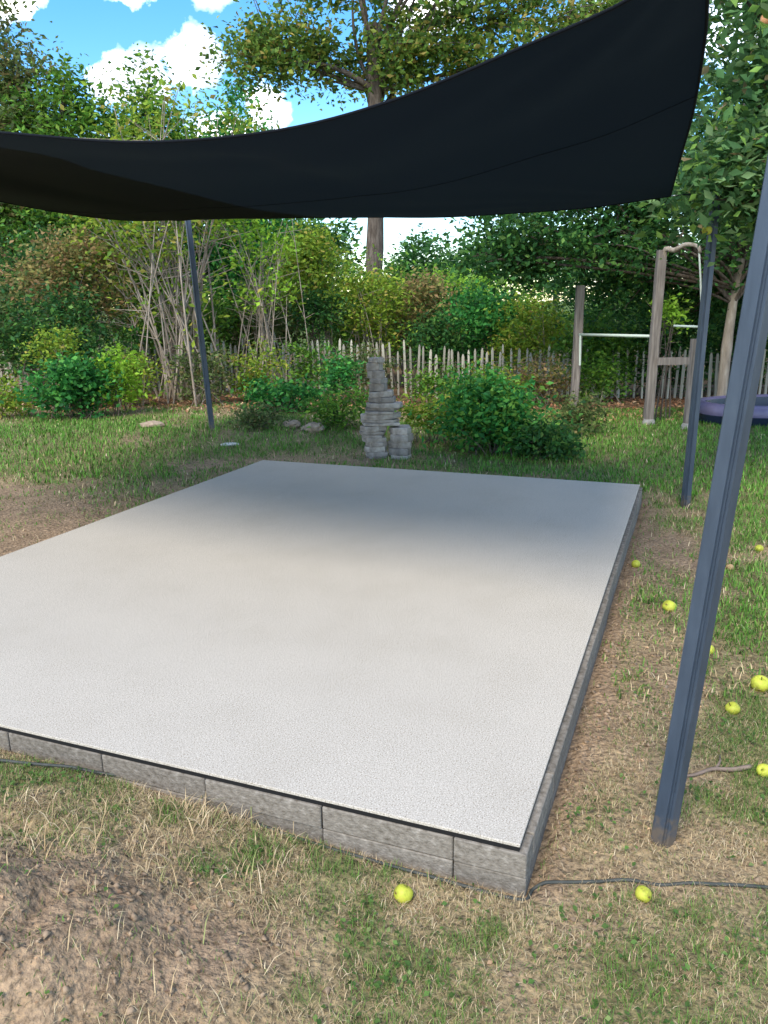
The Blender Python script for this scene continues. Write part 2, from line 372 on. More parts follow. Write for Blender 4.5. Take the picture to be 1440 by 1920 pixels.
GREEN = [(.5, 1.62, .55, .16, .35), (-.05, 1.72, .35, .15, .35), (1.1, 1.65, .5, .2, .4), (-.3, 2.05, .3, .1, .4), (1.1, 4.2, .2, .6, .3), (1.0, 2.4, .3, .2, .3), (-1.25, 2.40, .16, .05, .9), (-.72, 2.24, .09, .05, 1.0), (-.45, 2.12, .06, .05, .9), (-.56, 1.98, .06, .045, .9), (-.02, 2.02, .25, .06, .45), (-.2, 1.95, .15, .12, .35),
         (.22, 1.74, .035, .03, 1.2), (.28, 1.77, .03, .03, 1.2), (.07, 1.66, .03, .04, .9), (-.37, 1.56, .03, .03, 1.0), (-.2, 1.57, .05, .03, .8), (.75, 1.85, .25, .06, .4),
         (.9, 1.75, .2, .1, .5), (.62, 2.05, .09, .04, .7), (1.35, 2.35, .25, .12, .7), (1.05, 3.35, .08, .10, .8), (1.05, 3.05, .05, .05, .7),
         (1.45, 4.0, .2, .15, .5), (1.75, 4.5, .15, .25, .5), (2.1, 3.6, .55, .7, 1.0), (2.35, 6.9, .5, .5, .6),
         (-4.2, 9.4, 2.4, .9, 1.3), (-2.6, 8.0, .9, .55, 1.3), (-5.5, 8.6, 1.5, .5, .7), (-3.4, 8.9, .7, .5, .6), (2.2, 9.2, 1.8, 1.0, .7), (.6, 7.9, 1.3, .35, .5), (3.5, 7.6, 1.2, 1.0, .6), (-3.3, 10.6, .9, .4, .6)]
SOIL = [(-2.3, 4.6, .7, 1.3, .7), (-3.3, 6.5, .9, .8, .7), (-.98, 1.64, .50, .38, 1.6), (-1.6, 1.95, .35, .18, .7), (-.33, 1.72, .16, .12, .5), (-.5, 1.62, .14, .16, .5), (.5, 1.80, .10, .05, .45), (.95, 2.75, .2, .3, .45), (1.25, 3.3, .15, .3, .4), (1.9, 5.1, .3, .5, .6),
        (-2.9, 9.2, .35, .25, .8), (-3.6, 7.2, .6, .35, .7), (-2.0, 8.2, .5, .35, .7), (-2.9, 5.6, .5, 1.0, .5), (.3, 1.62, .12, .1, .3), (-.6, 8.4, .9, .3, .7), (2.0, 4.8, .12, .1, .7)]
def axis(a, b, fine0, fine1, step, grow=1.22, cap=60.):
    mid = list(np.arange(fine0, fine1+1e-6, step)); lo = []; hi = []
    x, s = fine0, step
    while x > a: s = min(s*grow, cap); x -= s; lo.append(x)
    x, s = fine1, step
    while x < b: s = min(s*grow, cap); x += s; hi.append(x)
    return np.array(lo[::-1]+mid+hi)
def ground():
    xs = axis(-700, 700, -2.2, 2.6, .03, 1.05); ys = axis(-60, 1500, 1.2, 4.5, .03, 1.05)
    X, Y = np.meshgrid(xs, ys); Z = gz(X, Y)
    n, m = X.shape; idx = np.arange(n*m).reshape(n, m)
    F = np.stack([idx[:-1, :-1], idx[:-1, 1:], idx[1:, 1:], idx[1:, :-1]], -1).reshape(-1, 4)
    g, s = cover(X, Y)
    straw = np.array((.33, .25, .145)); soil = np.array((.30, .215, .14)); green = np.array((.080, .120, .034)); field = np.array((.10, .15, .035))
    c = straw*(1-.6*g[..., None])+green*.6*g[..., None]
    c = c*(1-s[..., None])+soil*s[..., None]
    # leaf litter soil under the hedge
    h = sstep(11.2, 12.2, Y+.0*X)[..., None]*.8; c = c*(1-h)+np.array((.16, .095, .06))*h
    f = sstep(24, 30, Y)[..., None]; c = c*(1-f)+field*f
    me = np_mesh('ground', np.stack([X, Y, Z], -1).reshape(-1, 3), F, c.reshape(-1, 3))
    tag(link('ground', me, M['ground'], smooth=True), 'patchy lawn of dry straw, bare soil and green grass', kind='structure')
ground()

# ------------------------------------------------------------------ platform
def platform():
    root = empty('garden_platform', (PA[0], PA[1], 0), math.pi/2-PYAW)   # local x along right side, local y along front edge
    tag(root, 'low garden platform with white stone-chip top edged in grey concrete blocks', 'platform')
    ov = .022
    # local frame: x in [0, PL] along side away from camera; y in [0, PW] along front to the left
    m = MB(); m.box((.004, .024, .141), (PL-.02, PW-.02, .152), .0015); m.build('surface_slab', M['chip'], root)
    m = MB(); m.box((.007, .026, .1255), (PL-.022, PW-.022, .1409)); m.build('liner', M['liner'], root)
    m = MB(); m.box((.11, .11, -.05), (PL-.11, PW-.11, .124)); m.build('core', M['block'], root)
    L = .43; T = .10
    variants = {}
    def block(ln, z0, z1, key):
        if key in variants: return variants[key]
        b = MB(); b.box((0, 0, z0), (ln, T, z1), .003); me = b.mesh('block'); me.materials.append(M['block']); variants[key] = me; return me
    r = random.Random(4)
    def run(n0, length, place, first):
        p = first-L; k = 0
        while p < length-.02:
            a = max(p, 0); e = min(p+L, length)
            ln = e-a-.004
            if ln > .03:
                for z0, z1, off in ((.0465, .125, 0), (-.07, .0435, .003)):
                    o = link('block', block(ln, z0, z1, (round(ln, 3), z0)), None, root)
                    place(o, a+.003, off+r.uniform(-.003, .003)); o.location.z = -r.uniform(0, .0012); o.rotation_euler[2] += r.uniform(-.004, .004)
            p += L; k += 1
    def front(o, a, off): o.location = (off, a+L*0, 0); o.rotation_euler = (0, 0, math.pi/2); o.location.x = T+off
    def back(o, a, off): o.rotation_euler = (0, 0, math.pi/2); o.location = (PL-off, a, 0)
    def right(o, a, off): o.location = (T+.003+a, off, 0)
    def left(o, a, off): o.location = (T+.003+a, PW-T-off, 0)
    run(0, PW, front, .22); run(0, PW, back, .22)
    run(0, PL-2*T-.006, right, .33); run(0, PL-2*T-.006, left, .33)
platform()

# ------------------------------------------------------------------ sail posts
def post(loc, top, rz, label, lean=(0, 0)):
    w = .0285
    root = empty('sail_post', (loc[0], loc[1], float(gz(loc[0], loc[1]))), 0)
    tag(root, label, 'post', 'steel posts of the shade sail')
    c = .005; nt = .004
    prof = [(-w+c, -w), (w-c-.009, -w), (w-c-.009, -w+.009), (w-.009, -w+.009), (w-.009, -w+c+.009), (w, -w+c+.009), (w, w-c), (w-c, w), (-w+c, w), (-w, w-c), (-w, -w+c)]
    prof = [(-x, y) for x, y in prof][::-1]           # the welded seam groove faces the platform corner
    n = len(prof); V = []; F = []
    ca, sa = math.cos(rz), math.sin(rz)
    zs = (-.12, .0, top*.5, top)
    for z in zs:
        for x, y in prof: V.append((x*ca-y*sa+lean[0]*z, x*sa+y*ca+lean[1]*z, z))
    for k in range(len(zs)-1):
        for j in range(n): F.append((k*n+j, k*n+(j+1) % n, (k+1)*n+(j+1) % n, (k+1)*n+j))
    F.append(tuple(range((len(zs)-1)*n, len(zs)*n))); F.append(tuple(range(n-1, -1, -1)))
    link('tube', py_mesh('tube', V, F), M['post'], root)
    m = MB(); q = w+.004
    pts = [(-q, -q), (q, -q), (q, q), (-q, q)]
    m.prism([(x*ca-y*sa+lean[0]*top, x*sa+y*ca+lean[1]*top) for x, y in pts], top-.01, top+.012); m.build('end_cap', M['cap'], root)
    return root
post((.86, 2.13), 2.70, .62, 'blue-grey steel sail post beside the front corner of the white platform', (.062, -.03))
post((2.47, 6.26), 2.46, .30, 'blue-grey steel sail post in the grass behind the far corner of the platform', (.012, .0))
post((-2.12, 9.75), 2.80, .5, 'blue-grey steel sail post in front of the bare-stemmed hazel', (-.05, .02))
post((-4.35, 4.75), 2.85, .2, 'blue-grey steel sail post on the lawn left of the platform', (-.02, 0))

# ------------------------------------------------------------------ shade sail
NEAR = [(-4.15, 4.78, 2.74), (-2.8, 4.1, 2.53), (-2.11, 3.75, 2.42), (-1.54, 3.5, 2.34), (-.94, 3.3, 2.26), (-.40, 3.1, 2.25), (.02, 2.88, 2.29), (.39, 2.65, 2.37), (.68, 2.4, 2.43), (.81, 2.2, 2.50)]
RIGHT = [(.81, 2.2, 2.50), (1.0, 2.7, 2.52), (1.15, 3.1, 2.52), (1.42, 3.9, 2.46), (1.73, 4.9, 2.42), (2.14, 6.2, 2.38)]
REAR = [(-2.3, 9.6, 2.60), (-1.80, 9.25, 2.575), (-1.16, 8.6, 2.52), (-.57, 8.0, 2.46), (.4, 7.2, 2.355), (1.0, 6.8, 2.335), (1.58, 6.4, 2.33), (2.14, 6.2, 2.38)]
LEFT = [(-4.15, 4.78, 2.74), (-3.75, 6.0, 2.60), (-3.42, 7.4, 2.575), (-3.15, 8.4, 2.56), (-2.75, 9.1, 2.555), (-2.3, 9.6, 2.60)]
CREASE = [(-1.76, 4.0, 2.40), (-1.53, 4.8, 2.42), (-1.14, 5.8, 2.38), (-.48, 6.8, 2.34)]
def sail():
    root = empty('shade_sail', (0, 0, 0))
    tag(root, 'large black fabric shade sail stretched between the steel posts above the platform', 'shade sail')
    nu, nw = 56, 56
    N_ = curve(NEAR, nu); R_ = curve(RIGHT, nw); B_ = curve(REAR, nu); L_ = curve(LEFT, nw)
    u = np.linspace(0, 1, nu)[None, :, None]; w = np.linspace(0, 1, nw)[:, None, None]
    P = (1-w)*N_[None]+w*B_[None]+(1-u)*L_[:, None]+u*R_[:, None]-((1-u)*(1-w)*N_[0]+u*(1-w)*N_[-1]+(1-u)*w*B_[0]+u*w*B_[-1])
    # belly: pull the cloth through the crease heights with a smooth correction
    from_pts = np.array(CREASE); 
    corr = np.zeros((nw, nu)); wt = np.zeros((nw, nu))
    edge = np.minimum(np.minimum(u[..., 0], 1-u[..., 0]), np.minimum(w[..., 0], 1-w[..., 0]))
    fall = sstep(0, .16, edge)
    for c in from_pts:
        d2 = (P[..., 0]-c[0])**2+(P[..., 1]-c[1])**2
        k = np.unravel_index(np.argmin(d2), d2.shape); dz = c[2]-P[k][2]
        g = np.exp(-d2/.9); corr += g*dz; wt += g
    corr = corr/np.maximum(wt, .35)*fall
    P[..., 2] += corr-.05*np.sin(np.pi*u[..., 0])*np.sin(np.pi*w[..., 0])*(u[..., 0] > -1)*.6
    # wrinkles running out of the corners
    for cpt, ph in ((N_[-1], 0.), (B_[-1], 1.3), (B_[0], 2.1)):
        dx, dy = P[..., 0]-cpt[0], P[..., 1]-cpt[1]; rr = np.hypot(dx, dy); an = np.arctan2(dy, dx)
        P[..., 2] += .018*np.sin(an*17+ph)*np.exp(-rr/1.0)*fall
    V = P.reshape(-1, 3); idx = np.arange(nu*nw).reshape(nw, nu)
    F = np.stack([idx[:-1, :-1], idx[:-1, 1:], idx[1:, 1:], idx[1:, :-1]], -1).reshape(-1, 4)
    fab = link('fabric', np_mesh('fabric', V, F), M['cloth'], root, True)
    # made-up second cloth layer, added to dim the light through the rear left
    A = np.array((-4.15, 4.78)); Bp = np.array((.45, 7.75))
    cr = curve([(-3.9, 4.72, 0), (-2.6, 4.1, 0)]+[(a, b, 0) for a, b, _ in CREASE]+[(.1, 7.42, 0)], 60)[:, :2]
    def behind(x, y):
        # left of the crease line (towards the rear post)
        d = (x[..., None]-cr[:, 0])**2+(y[..., None]-cr[:, 1])**2; k = np.clip(np.argmin(d, -1), 1, 58)
        t = cr[k+1]-cr[k-1]; return t[..., 0]*(y-cr[k, 1])-t[..., 1]*(x-cr[k, 0])
    from math import inf
    fine = 4
    def up(A_): # bilinear refine
        n, m, _ = A_.shape; a = np.linspace(0, n-1, (n-1)*fine+1); b = np.linspace(0, m-1, (m-1)*fine+1)
        i = np.minimum(a.astype(int), n-2); j = np.minimum(b.astype(int), m-2); fa = (a-i)[:, None, None]; fb = (b-j)[None, :, None]
        return (A_[i][:, j]*(1-fa)+A_[i+1][:, j]*fa)*(1-fb)+(A_[i][:, j+1]*(1-fa)+A_[i+1][:, j+1]*fa)*fb
    Q = up(P); s = behind(Q[..., 0], Q[..., 1]); n, m, _ = Q.shape; idx = np.arange(n*m).reshape(n, m)
    F = np.stack([idx[:-1, :-1], idx[:-1, 1:], idx[1:, 1:], idx[1:, :-1]], -1).reshape(-1, 4)
    keep = (s.ravel()[F] > 0).all(1); F = F[keep]; used = np.unique(F); mp = -np.ones(n*m, int); mp[used] = np.arange(len(used))
    V = Q.reshape(-1, 3)[used].copy(); V[:, 2] += .012
    link('dimming_layer', np_mesh('dimming_layer', V, mp[F]), M['cloth'], root, True)
    # hems
    for E in (N_, R_, B_, L_):
        m = MB(); m.tube(E, .006, 5); m.build('hem', M['hem'], fab, True)
    # seams: flat felled strips lying under the cloth
    for k in (30,):
        m = MB(); m.tube([P[k, j]+np.array((0, 0, -.003)) for j in range(nu)], .0018, 4); m.build('seam', M['hem'], fab)
    # corner rings and lashing ropes to the posts
    for c, t in ((N_[-1], (1.0, 2.05, 2.62)), (B_[-1], (2.49, 6.25, 2.42)), (B_[0], (-2.26, 9.77, 2.74)), (N_[0], (-4.40, 4.76, 2.80))):
        c = Vector(c); t = Vector(t); d = (t-c).normalized(); p = c+d*.03; m = MB()
        side = d.cross(Vector((0, 0, 1))).normalized()
        m.tube([p+d*.022*math.cos(a)+side*.022*math.sin(a) for a in np.linspace(0, 2*math.pi, 13)], .004, 5); m.build('corner_ring', M['steel'], root, True)
        m = MB(); m.tube([p+d*.02, (p+t)/2+Vector((0, 0, -.008)), t], .005, 5); m.build('lashing_rope', M['hem'], root)
sail()

# ------------------------------------------------------------------ fence of split palings
def fence():
    root = empty('paling_fence', (-7, 14.4, 0)); tag(root, 'low split-paling fence of weathered grey pickets wired together in front of the hedge', 'fence')
    path = curve([(-9, 14.9, 0), (-5, 14.6, 0), (-1.5, 14.3, 0), (.3, 14.05, 0), (2.7, 13.95, 0), (4.4, 13.6, 0), (7.0, 13.2, 0), (9.5, 12.8, 0)], 500)
    seg = np.r_[0, np.cumsum(np.linalg.norm(np.diff(path, axis=0), axis=1))]
    r = random.Random(8); vs = []
    for k in range(6):
        h = r.uniform(.78, .92); w = r.uniform(.017, .027); t = .011; b = r.uniform(-.012, .012)
        V = []
        for z, ww, sh in ((-.08, 1.05, 0), (h*.5, 1, b), (h-.05, .9, b*1.5), (h, .35, b*1.5)):
            V += [(-w*ww+sh, -t, z), (w*ww+sh, -t*.7, z), (w*ww*.8+sh, t, z), (-w*ww+sh, t*.8, z)]
        F = [(3, 2, 1, 0), (12, 13, 14, 15)]
        for q in range(3):
            for j in range(4): F.append((q*4+j, q*4+(j+1) % 4, q*4+4+(j+1) % 4, q*4+4+j))
        me = py_mesh('picket', V, F); me.materials.append(M['paling']); vs.append(me)
    d = 0; R0 = Vector(root.location)
    while d < seg[-1]-.05:
        p = np.array([np.interp(d, seg, path[:, i]) for i in range(3)])
        o = link('picket', r.choice(vs), None, root)
        o.location = Vector((p[0], p[1], float(gz(p[0], p[1]))))-R0; o.rotation_euler = (r.uniform(-.05, .05), r.uniform(-.045, .045), r.uniform(-.3, .3)); o.scale = (1, 1, r.uniform(.92, 1.08))
        d += r.uniform(.085, .135)
    for z in (.22, .62):
        m = MB(); m.tube([(p[0]-R0.x, p[1]-R0.y, z+float(gz(p[0], p[1]))) for p in path[::12]], .0035, 4); m.build('wire', M['steel'], root)
fence()

# ------------------------------------------------------------------ stacked slate cairn
def slab(r, rx, ry, h):
    n = r.randint(6, 8); poly = []
    for k in range(n):
        a = 2*math.pi*(k+r.uniform(-.25, .25))/n; e = 1/max(abs(math.cos(a)), abs(math.sin(a)))**.75
        poly.append((rx*math.cos(a)*e*r.uniform(.88, 1.04), ry*math.sin(a)*e*r.uniform(.88, 1.04)))
    V = []; tz = [r.uniform(-.004, .004) for _ in range(n)]
    for z, s in ((0, .97), (h*.14, 1), (h*.86, 1.0), (h, .965)):
        V += [(x*s, y*s, z+(tz[i] if z > 0 else 0)) for i, (x, y) in enumerate(poly)]
    F = [tuple(range(n-1, -1, -1)), tuple(range(3*n, 4*n))]
    for q in range(3):
        for j in range(n): F.append((q*n+j, q*n+(j+1) % n, q*n+n+(j+1) % n, q*n+n+j))
    return py_mesh('stone', V, F)
def cairn():
    x0, y0 = .04, 8.62; g = float(gz(x0, y0))
    root = empty('stone_cairn', (x0, y0, g)); tag(root, 'tall leaning cairn of stacked grey slate slabs behind the platform', 'cairn')
    r = random.Random(5)
    def put(x, y, z, rx, ry, h, tilt):
        o = link('stone', slab(r, rx, ry, h), M['slate'], root); o.location = (x, y, z); o.rotation_euler = (r.uniform(-.02, .02), tilt, r.uniform(-.25, .25))
    # two legs
    z = -.03
    while z < .20:
        h = r.uniform(.045, .06); put(-.125+r.uniform(-.015, .015), r.uniform(-.01, .01), z, .125, .13, h, r.uniform(-.02, .02)); z += h+.001
    za = z; z = -.03
    while z < .33:
        h = r.uniform(.05, .085); put(.158+r.uniform(-.015, .015), -.02+r.uniform(-.01, .01), z, .128, .14, h, r.uniform(-.02, .02)); z += h+.001
    # wide courses, drawing in towards the top
    prof = [(.20, -.12, .17), (.30, -.10, .18), (.40, -.06, .215), (.50, -.03, .21), (.56, -.04, .19), (.62, -.03, .17), (.68, -.04, .135), (.75, -.06, .11), (.85, -.075, .10), (1.06, -.10, .085)]
    z = za
    while z < 1.04:
        h = r.uniform(.028, .062) if z < .7 else r.uniform(.04, .085)
        cx = np.interp(z, [p[0] for p in prof], [p[1] for p in prof]); rx = np.interp(z, [p[0] for p in prof], [p[2] for p in prof])
        if z < .36: rx *= .80; cx -= .03
        put(cx+r.uniform(-.025, .025), r.uniform(-.03, .03), z, rx*r.uniform(.88, 1.08), .13*r.uniform(.8, 1.2), h, r.uniform(-.035, .035)); z += h+.002
cairn()

# ------------------------------------------------------------------ climbing frame of weathered posts
def rough_post(m, x, y, h, w, lx=0, ly=0, z0=-.1):
    V = []; r = random.Random(int(x*100+y)); zs = np.linspace(z0, h, 7)
    for z in zs:
        sx = w*(1+r.uniform(-.05, .05)); ox = r.uniform(-.006, .006)
        V += [(x+ox+lx*z+a*sx, y+ly*z+b*sx, z) for a, b in ((-1, -.8), (-.8, -1), (.8, -1), (1, -.8), (1, .8), (.8, 1), (-.8, 1), (-1, .8))]
    F = [tuple(range(7, -1, -1)), tuple(range(48, 56))]
    for q in range(6):
        for j in range(8): F.append((q*8+j, q*8+(j+1) % 8, q*8+8+(j+1) % 8, q*8+8+j))
    return m.add(V, F)
def climbing():
    B = (3.63, 10.73); root = empty('climbing_frame', (B[0], B[1], 0)); tag(root, 'weathered wooden climbing frame with pale metal bars under the dark tree', 'climbing frame')
    L = lambda x, y, z=0: (x-B[0], y-B[1], z)
    P = [((2.95, 12.18), 1.86, .058, .012), ((3.63, 10.73), 2.26, .056, .006), ((4.00, 10.30), 1.15, .05, .01)]
    wp = []
    for (x, y), h, w, lx in P:
        m = MB(); a = L(x, y); rough_post(m, a[0], a[1], h, w, lx); wp.append(m.build('post', M['wood'], root))
    for q, ((x, y), h, w, lx) in enumerate(P[1:]):
        m = MB(); a = L(x, y); m.tube([(a[0], a[1]-.02, -.05), (a[0], a[1]-.02, .03), (a[0], a[1]-.02, .07)], [.09, .085, .07], 9); m.build('footing', M['foot'], wp[q+1])
    m = MB(); m.tube([L(2.97, 12.12, 1.15), L(3.62, 10.78, 1.17)], .021, 8); m.build('high_bar', M['whitemetal'], root, True)
    m = MB(); m.tube([L(2.985, 12.06, .70), L(2.975, 12.08, 1.14)], .016, 6); m.build('bracket', M['whitemetal'], root)
    m = MB(); a, b = Vector(L(3.68, 10.66, .80)), Vector(L(4.03, 10.28, .83)); d = (b-a); n = Vector((-d.y, d.x, 0)).normalized()*.03
    V = [a-n, a+n, b+n, b-n]; m.add(V+[v+Vector((0, 0, .095)) for v in V], [(3, 2, 1, 0), (4, 5, 6, 7), (0, 1, 5, 4), (1, 2, 6, 5), (2, 3, 7, 6), (3, 0, 4, 7)]); m.build('cross_plank', M['wood'], root)
    m = MB(); m.tube([L(3.80, 10.52, 1.31), L(4.06, 10.28, 1.30)], .016, 7); m.build('rung', M['whitemetal'], root, True)
    m = MB(); m.tube(curve([L(3.66, 10.72, 2.14), L(3.68, 10.68, 2.27), L(3.76, 10.60, 2.25), L(3.86, 10.48, 2.31), L(3.97, 10.38, 2.28), L(4.0, 10.36, 2.2)], 16), np.linspace(.04, .02, 16), 7); m.build('arch', M['palebark'], root, True)
    m = MB(); m.tube([L(3.99, 10.37, 2.22), L(4.02, 10.33, 1.9), L(4.07, 10.28, 1.3), L(4.06, 10.29, 1.05)], .012, 6); m.build('rope', M['rope'], root, True)
climbing()

# ------------------------------------------------------------------ paddling pool
def pool():
    root = empty('paddling_pool', (5.5, 10.95, 0), .1); tag(root, 'oval lavender plastic paddling pool with dark inside, lying on the leaf litter', 'paddling pool')
    n = 40; A, Bb = 1.15, .72
    prof = [(-.06, 0.0), (0, .06), (.015, .16), (.0, .24), (-.04, .275), (-.09, .28), (-.13, .25)]
    def ring(pr, name, mt):
        V = [((A+d)*math.copysign(abs(math.cos(t))**.85, math.cos(t)), (Bb+d)*math.copysign(abs(math.sin(t))**.85, math.sin(t)), z) for d, z in pr for t in np.linspace(0, 2*math.pi, n, endpoint=False)]
        F = [(q*n+j, q*n+(j+1) % n, (q+1)*n+(j+1) % n, (q+1)*n+j) for q in range(len(pr)-1) for j in range(n)]
        return V, F, mt, name
    for V, F, mt, name in (ring(prof, 'rim', M['lavender']),):
        link(name, py_mesh(name, V, F), mt, root, True)
    V, F, mt, name = ring([(-.13, .25), (-.15, .12), (-.17, .05)], 'liner', M['navy'])
    F.append(tuple(2*n+j for j in range(n))); link(name, py_mesh(name, V, F), mt, root, False)
    V, F, mt, name = ring([(.006, .03), (.019, .08), (.021, .13)], 'band', M['navy']); link(name, py_mesh(name, V, F), mt, root, True)
pool()

# ------------------------------------------------------------------ hose, twig, stones
def hose():
    pts = [(-4, 2.2), (-2.6, 2.62), (-1.9, 2.58), (-1.4, 2.52), (-1.16, 2.475), (-.92, 2.45), (-.70, 2.37), (-.30, 2.175), (.1, 2.0), (.36, 1.90), (.43, 1.95), (.56, 1.958), (.73, 1.948), (.9, 1.932), (1.09, 1.922), (1.6, 1.87), (2.6, 1.9)]
    c = curve([(x, y, 0) for x, y in pts], 260); c[:, 2] = gz(c[:, 0], c[:, 1])+.004+.014*sstep(-.55, -.9, c[:, 0])+.002*np.sin(np.arange(260)*.21)
    m = MB(); m.tube(c, .0055, 7); o = m.build('garden_hose', M['hose'], None, True)
    tag(o, 'thin black garden hose lying on the lawn along the front of the platform', 'hose')
hose()
def twig():
    pts = [(1.03, 2.475), (1.10, 2.475), (1.17, 2.50), (1.24, 2.495), (1.31, 2.515)]
    c = curve([(x, y, 0) for x, y in pts], 18); c[:, 2] = gz(c[:, 0], c[:, 1])+.012
    root = empty('fallen_twig', tuple(c[0])); tag(root, 'brown fallen twig on dry grass beside the steel post', 'twig')
    c = c-c[0]; m = MB(); m.tube(c, np.linspace(.0045, .010, 18), 6); st = m.build('stick', M['twig'], root, True)
    m = MB(); m.tube([c[9], c[9]+np.array((.03, .035, .006)), c[9]+np.array((.05, .085, .004))], [.005, .004, .002], 5); m.build('side_shoot', M['twig'], st, True)
twig()
def rock(loc, s, mt, label, seed, group=None):
    r = np.random.default_rng(seed); V = []; nl, na = 6, 10
    for i in range(nl):
        ph = -1.2+2.6*i/(nl-1)
        for j in range(na):
            t = 2*math.pi*j/na; k = 1+r.uniform(-.13, .13)
            V.append((s[0]*math.cos(ph)*math.cos(t)*k, s[1]*math.cos(ph)*math.sin(t)*k, s[2]*math.sin(ph)*k))
    F = [(i*na+j, i*na+(j+1) % na, (i+1)*na+(j+1) % na, (i+1)*na+j) for i in range(nl-1) for j in range(na)]+[tuple(range(na-1, -1, -1)), tuple((nl-1)*na+j for j in range(na))]
    o = link('rock', py_mesh('rock', V, F), mt, None, False); o.location = (loc[0], loc[1], float(gz(*loc))+s[2]*.55); tag(o, label, 'rock', group)
rock((-.85, 9.75), (.13, .11, .075), M['tanstone'], 'rounded tan rock between the low plants left of the cairn', 1)
rock((-1.78, 9.1), (.11, .07, .02), M['palestone'], 'flat whitish stone on bare soil near the foot of the rear post', 2)
rock((-1.15, 9.95), (.12, .09, .06), M['tanstone'], 'smaller tan rock half hidden by the low plants near the rear post', 3)
rock((-2.95, 10.05), (.16, .12, .05), M['tanstone'], 'low sandy rock at the edge of the dark leafy bush', 4)

# ------------------------------------------------------------------ apples
def apple_mesh():
    prof = [(.0, .12), (.10, .05), (.32, .0), (.62, .10), (.88, .38), (1.0, .78), (.98, 1.15), (.84, 1.48), (.58, 1.68), (.32, 1.72), (.14, 1.62), (.03, 1.46)]
    n = 14; V = []; F = []
    for r_, z in prof:
        for k in range(n):
            t = 2*math.pi*k/n; b = 1+.03*math.cos(5*t)*(1-abs(z-.9)); V.append((r_*math.cos(t)*b, r_*math.sin(t)*b, z))
    for i in range(len(prof)-1):
        for k in range(n): F.append((i*n+k, i*n+(k+1) % n, (i+1)*n+(k+1) % n, (i+1)*n+k))
    F.append(tuple(range(n-1, -1, -1))); F.append(tuple((len(prof)-1)*n+k for k in range(n)))
    return py_mesh('flesh', V, F)
AP = {}
def apple(loc, r, label, kind='apple', group='fallen yellow apples', z=None, seed=0):
    if kind not in AP:
        me = apple_mesh(); me.materials.append(M[kind]); me.polygons.foreach_set('use_smooth', [True]*len(me.polygons)); AP[kind] = me
        AP['s'] = MB().tube([(0, 0, 1.45), (.03, 0, 1.75), (.14, .02, 2.0)], [.06, .05, .07], 5).mesh('stalk'); AP['s'].materials.append(M['stem'])
    q = random.Random(seed)
    zz = float(gz(*loc))-.22*r if z is None else z
    root = empty('apple', (loc[0], loc[1], zz)); root.scale = (r, r*q.uniform(.93, 1.05), r*q.uniform(.88, 1.0))
    tag(root, label, 'apple', group)
    a = link('flesh', AP[kind], None, root); s = link('stalk', AP['s'], None, root)
    e = (q.uniform(-.9, .9), q.uniform(-.9, .9), q.uniform(0, 6))
    if z is not None: e = (0, .15, q.uniform(0, 6))
    for o in (a, s):
        o.rotation_euler = e; o.location = Vector((0, 0, .86))-(Matrix.Rotation(0, 3, 'X') if False else o.rotation_euler.to_matrix())@Vector((0, 0, .86))
apple((.04, 1.90), .028, 'bright yellow apple on the grass in front of the platform', seed=1)
apple((.72, 1.885), .023, 'greenish apple half sunk in grass next to the black hose', seed=2)
apple((1.63, 3.13), .040, 'largest yellow-green apple in the grass to the right of the steel post', seed=3)
apple((1.43, 2.94), .030, 'yellow apple on dry grass between the steel post and the largest apple', seed=4)
apple((1.34, 2.475), .026, 'yellow apple at the thick end of the fallen twig', seed=5)
apple((1.55, 3.48), .024, 'small pale yellow apple right behind the steel post', seed=6)
apple((1.55, 4.03), .038, 'bright yellow-green apple on the bare strip between post and platform', seed=7)
apple((1.60, 4.77), .028, 'small yellow apple on the brown soil close to the side of the platform', seed=8)
apple((2.53, 5.08), .028, 'pale yellowish apple alone in the shaded green grass', seed=9)
apple((2.08, 4.66), .033, 'larger brown rotting apple touching a smaller one in the grass behind the steel post', 'rotten', 'rotten apples lying together', seed=10)
apple((2.16, 4.68), .025, 'smaller brown rotting apple touching a larger one in the grass behind the steel post', 'rotten', 'rotten apples lying together', seed=11)
apple((1.82, 5.75), .022, 'small bleached apple on the soil near the rear corner of the platform', seed=12)

# ------------------------------------------------------------------ plants
def leaf_mesh(name, Cn, size, pal, r, droop=.1, upbias=.5, aspect=.5):
    """folded diamond leaves at centres Cn; pal list of (weight, rgb)"""
    n = len(Cn); a = r.normal(size=(n, 3)); a[:, 2] = a[:, 2]*.6-droop; a /= np.linalg.norm(a, axis=1, keepdims=True)
    nn = r.normal(size=(n, 3)); nn[:, 2] += upbias*1.6; b = np.cross(nn, a); b /= np.maximum(np.linalg.norm(b, axis=1, keepdims=True), 1e-6); nn = np.cross(a, b)
    L = (size*r.uniform(.5, 1.45, n))[:, None]; W = L*aspect*.5
    V = np.empty((n, 4, 3)); V[:, 0] = Cn-a*L*.5; V[:, 2] = Cn+a*L*.5-nn*L*.06
    V[:, 1] = Cn+b*W+nn*W*.3-a*L*.05; V[:, 3] = Cn-b*W+nn*W*.3-a*L*.05
    i = np.arange(n)[:, None]*4; F = np.concatenate([i+np.array([0, 1, 2]), i+np.array([0, 2, 3])], 1).reshape(-1, 3)
    w = np.array([p[0] for p in pal], float); k = r.choice(len(pal), n, p=w/w.sum()); col = np.array([p[1] for p in pal])[k]*r.uniform(1.05, 2.3, (n, 1))
    return np_mesh(name, V.reshape(-1, 3), F, np.repeat(col, 4, 0))
G_DARK = [(5, (.016, .055, .016)), (4, (.024, .08, .018)), (2, (.045, .11, .02)), (1, (.08, .15, .035))]
G_MID = [(4, (.042, .110, .016)), (4, (.068, .15, .018)), (2, (.11, .19, .025)), (1, (.03, .065, .02))]
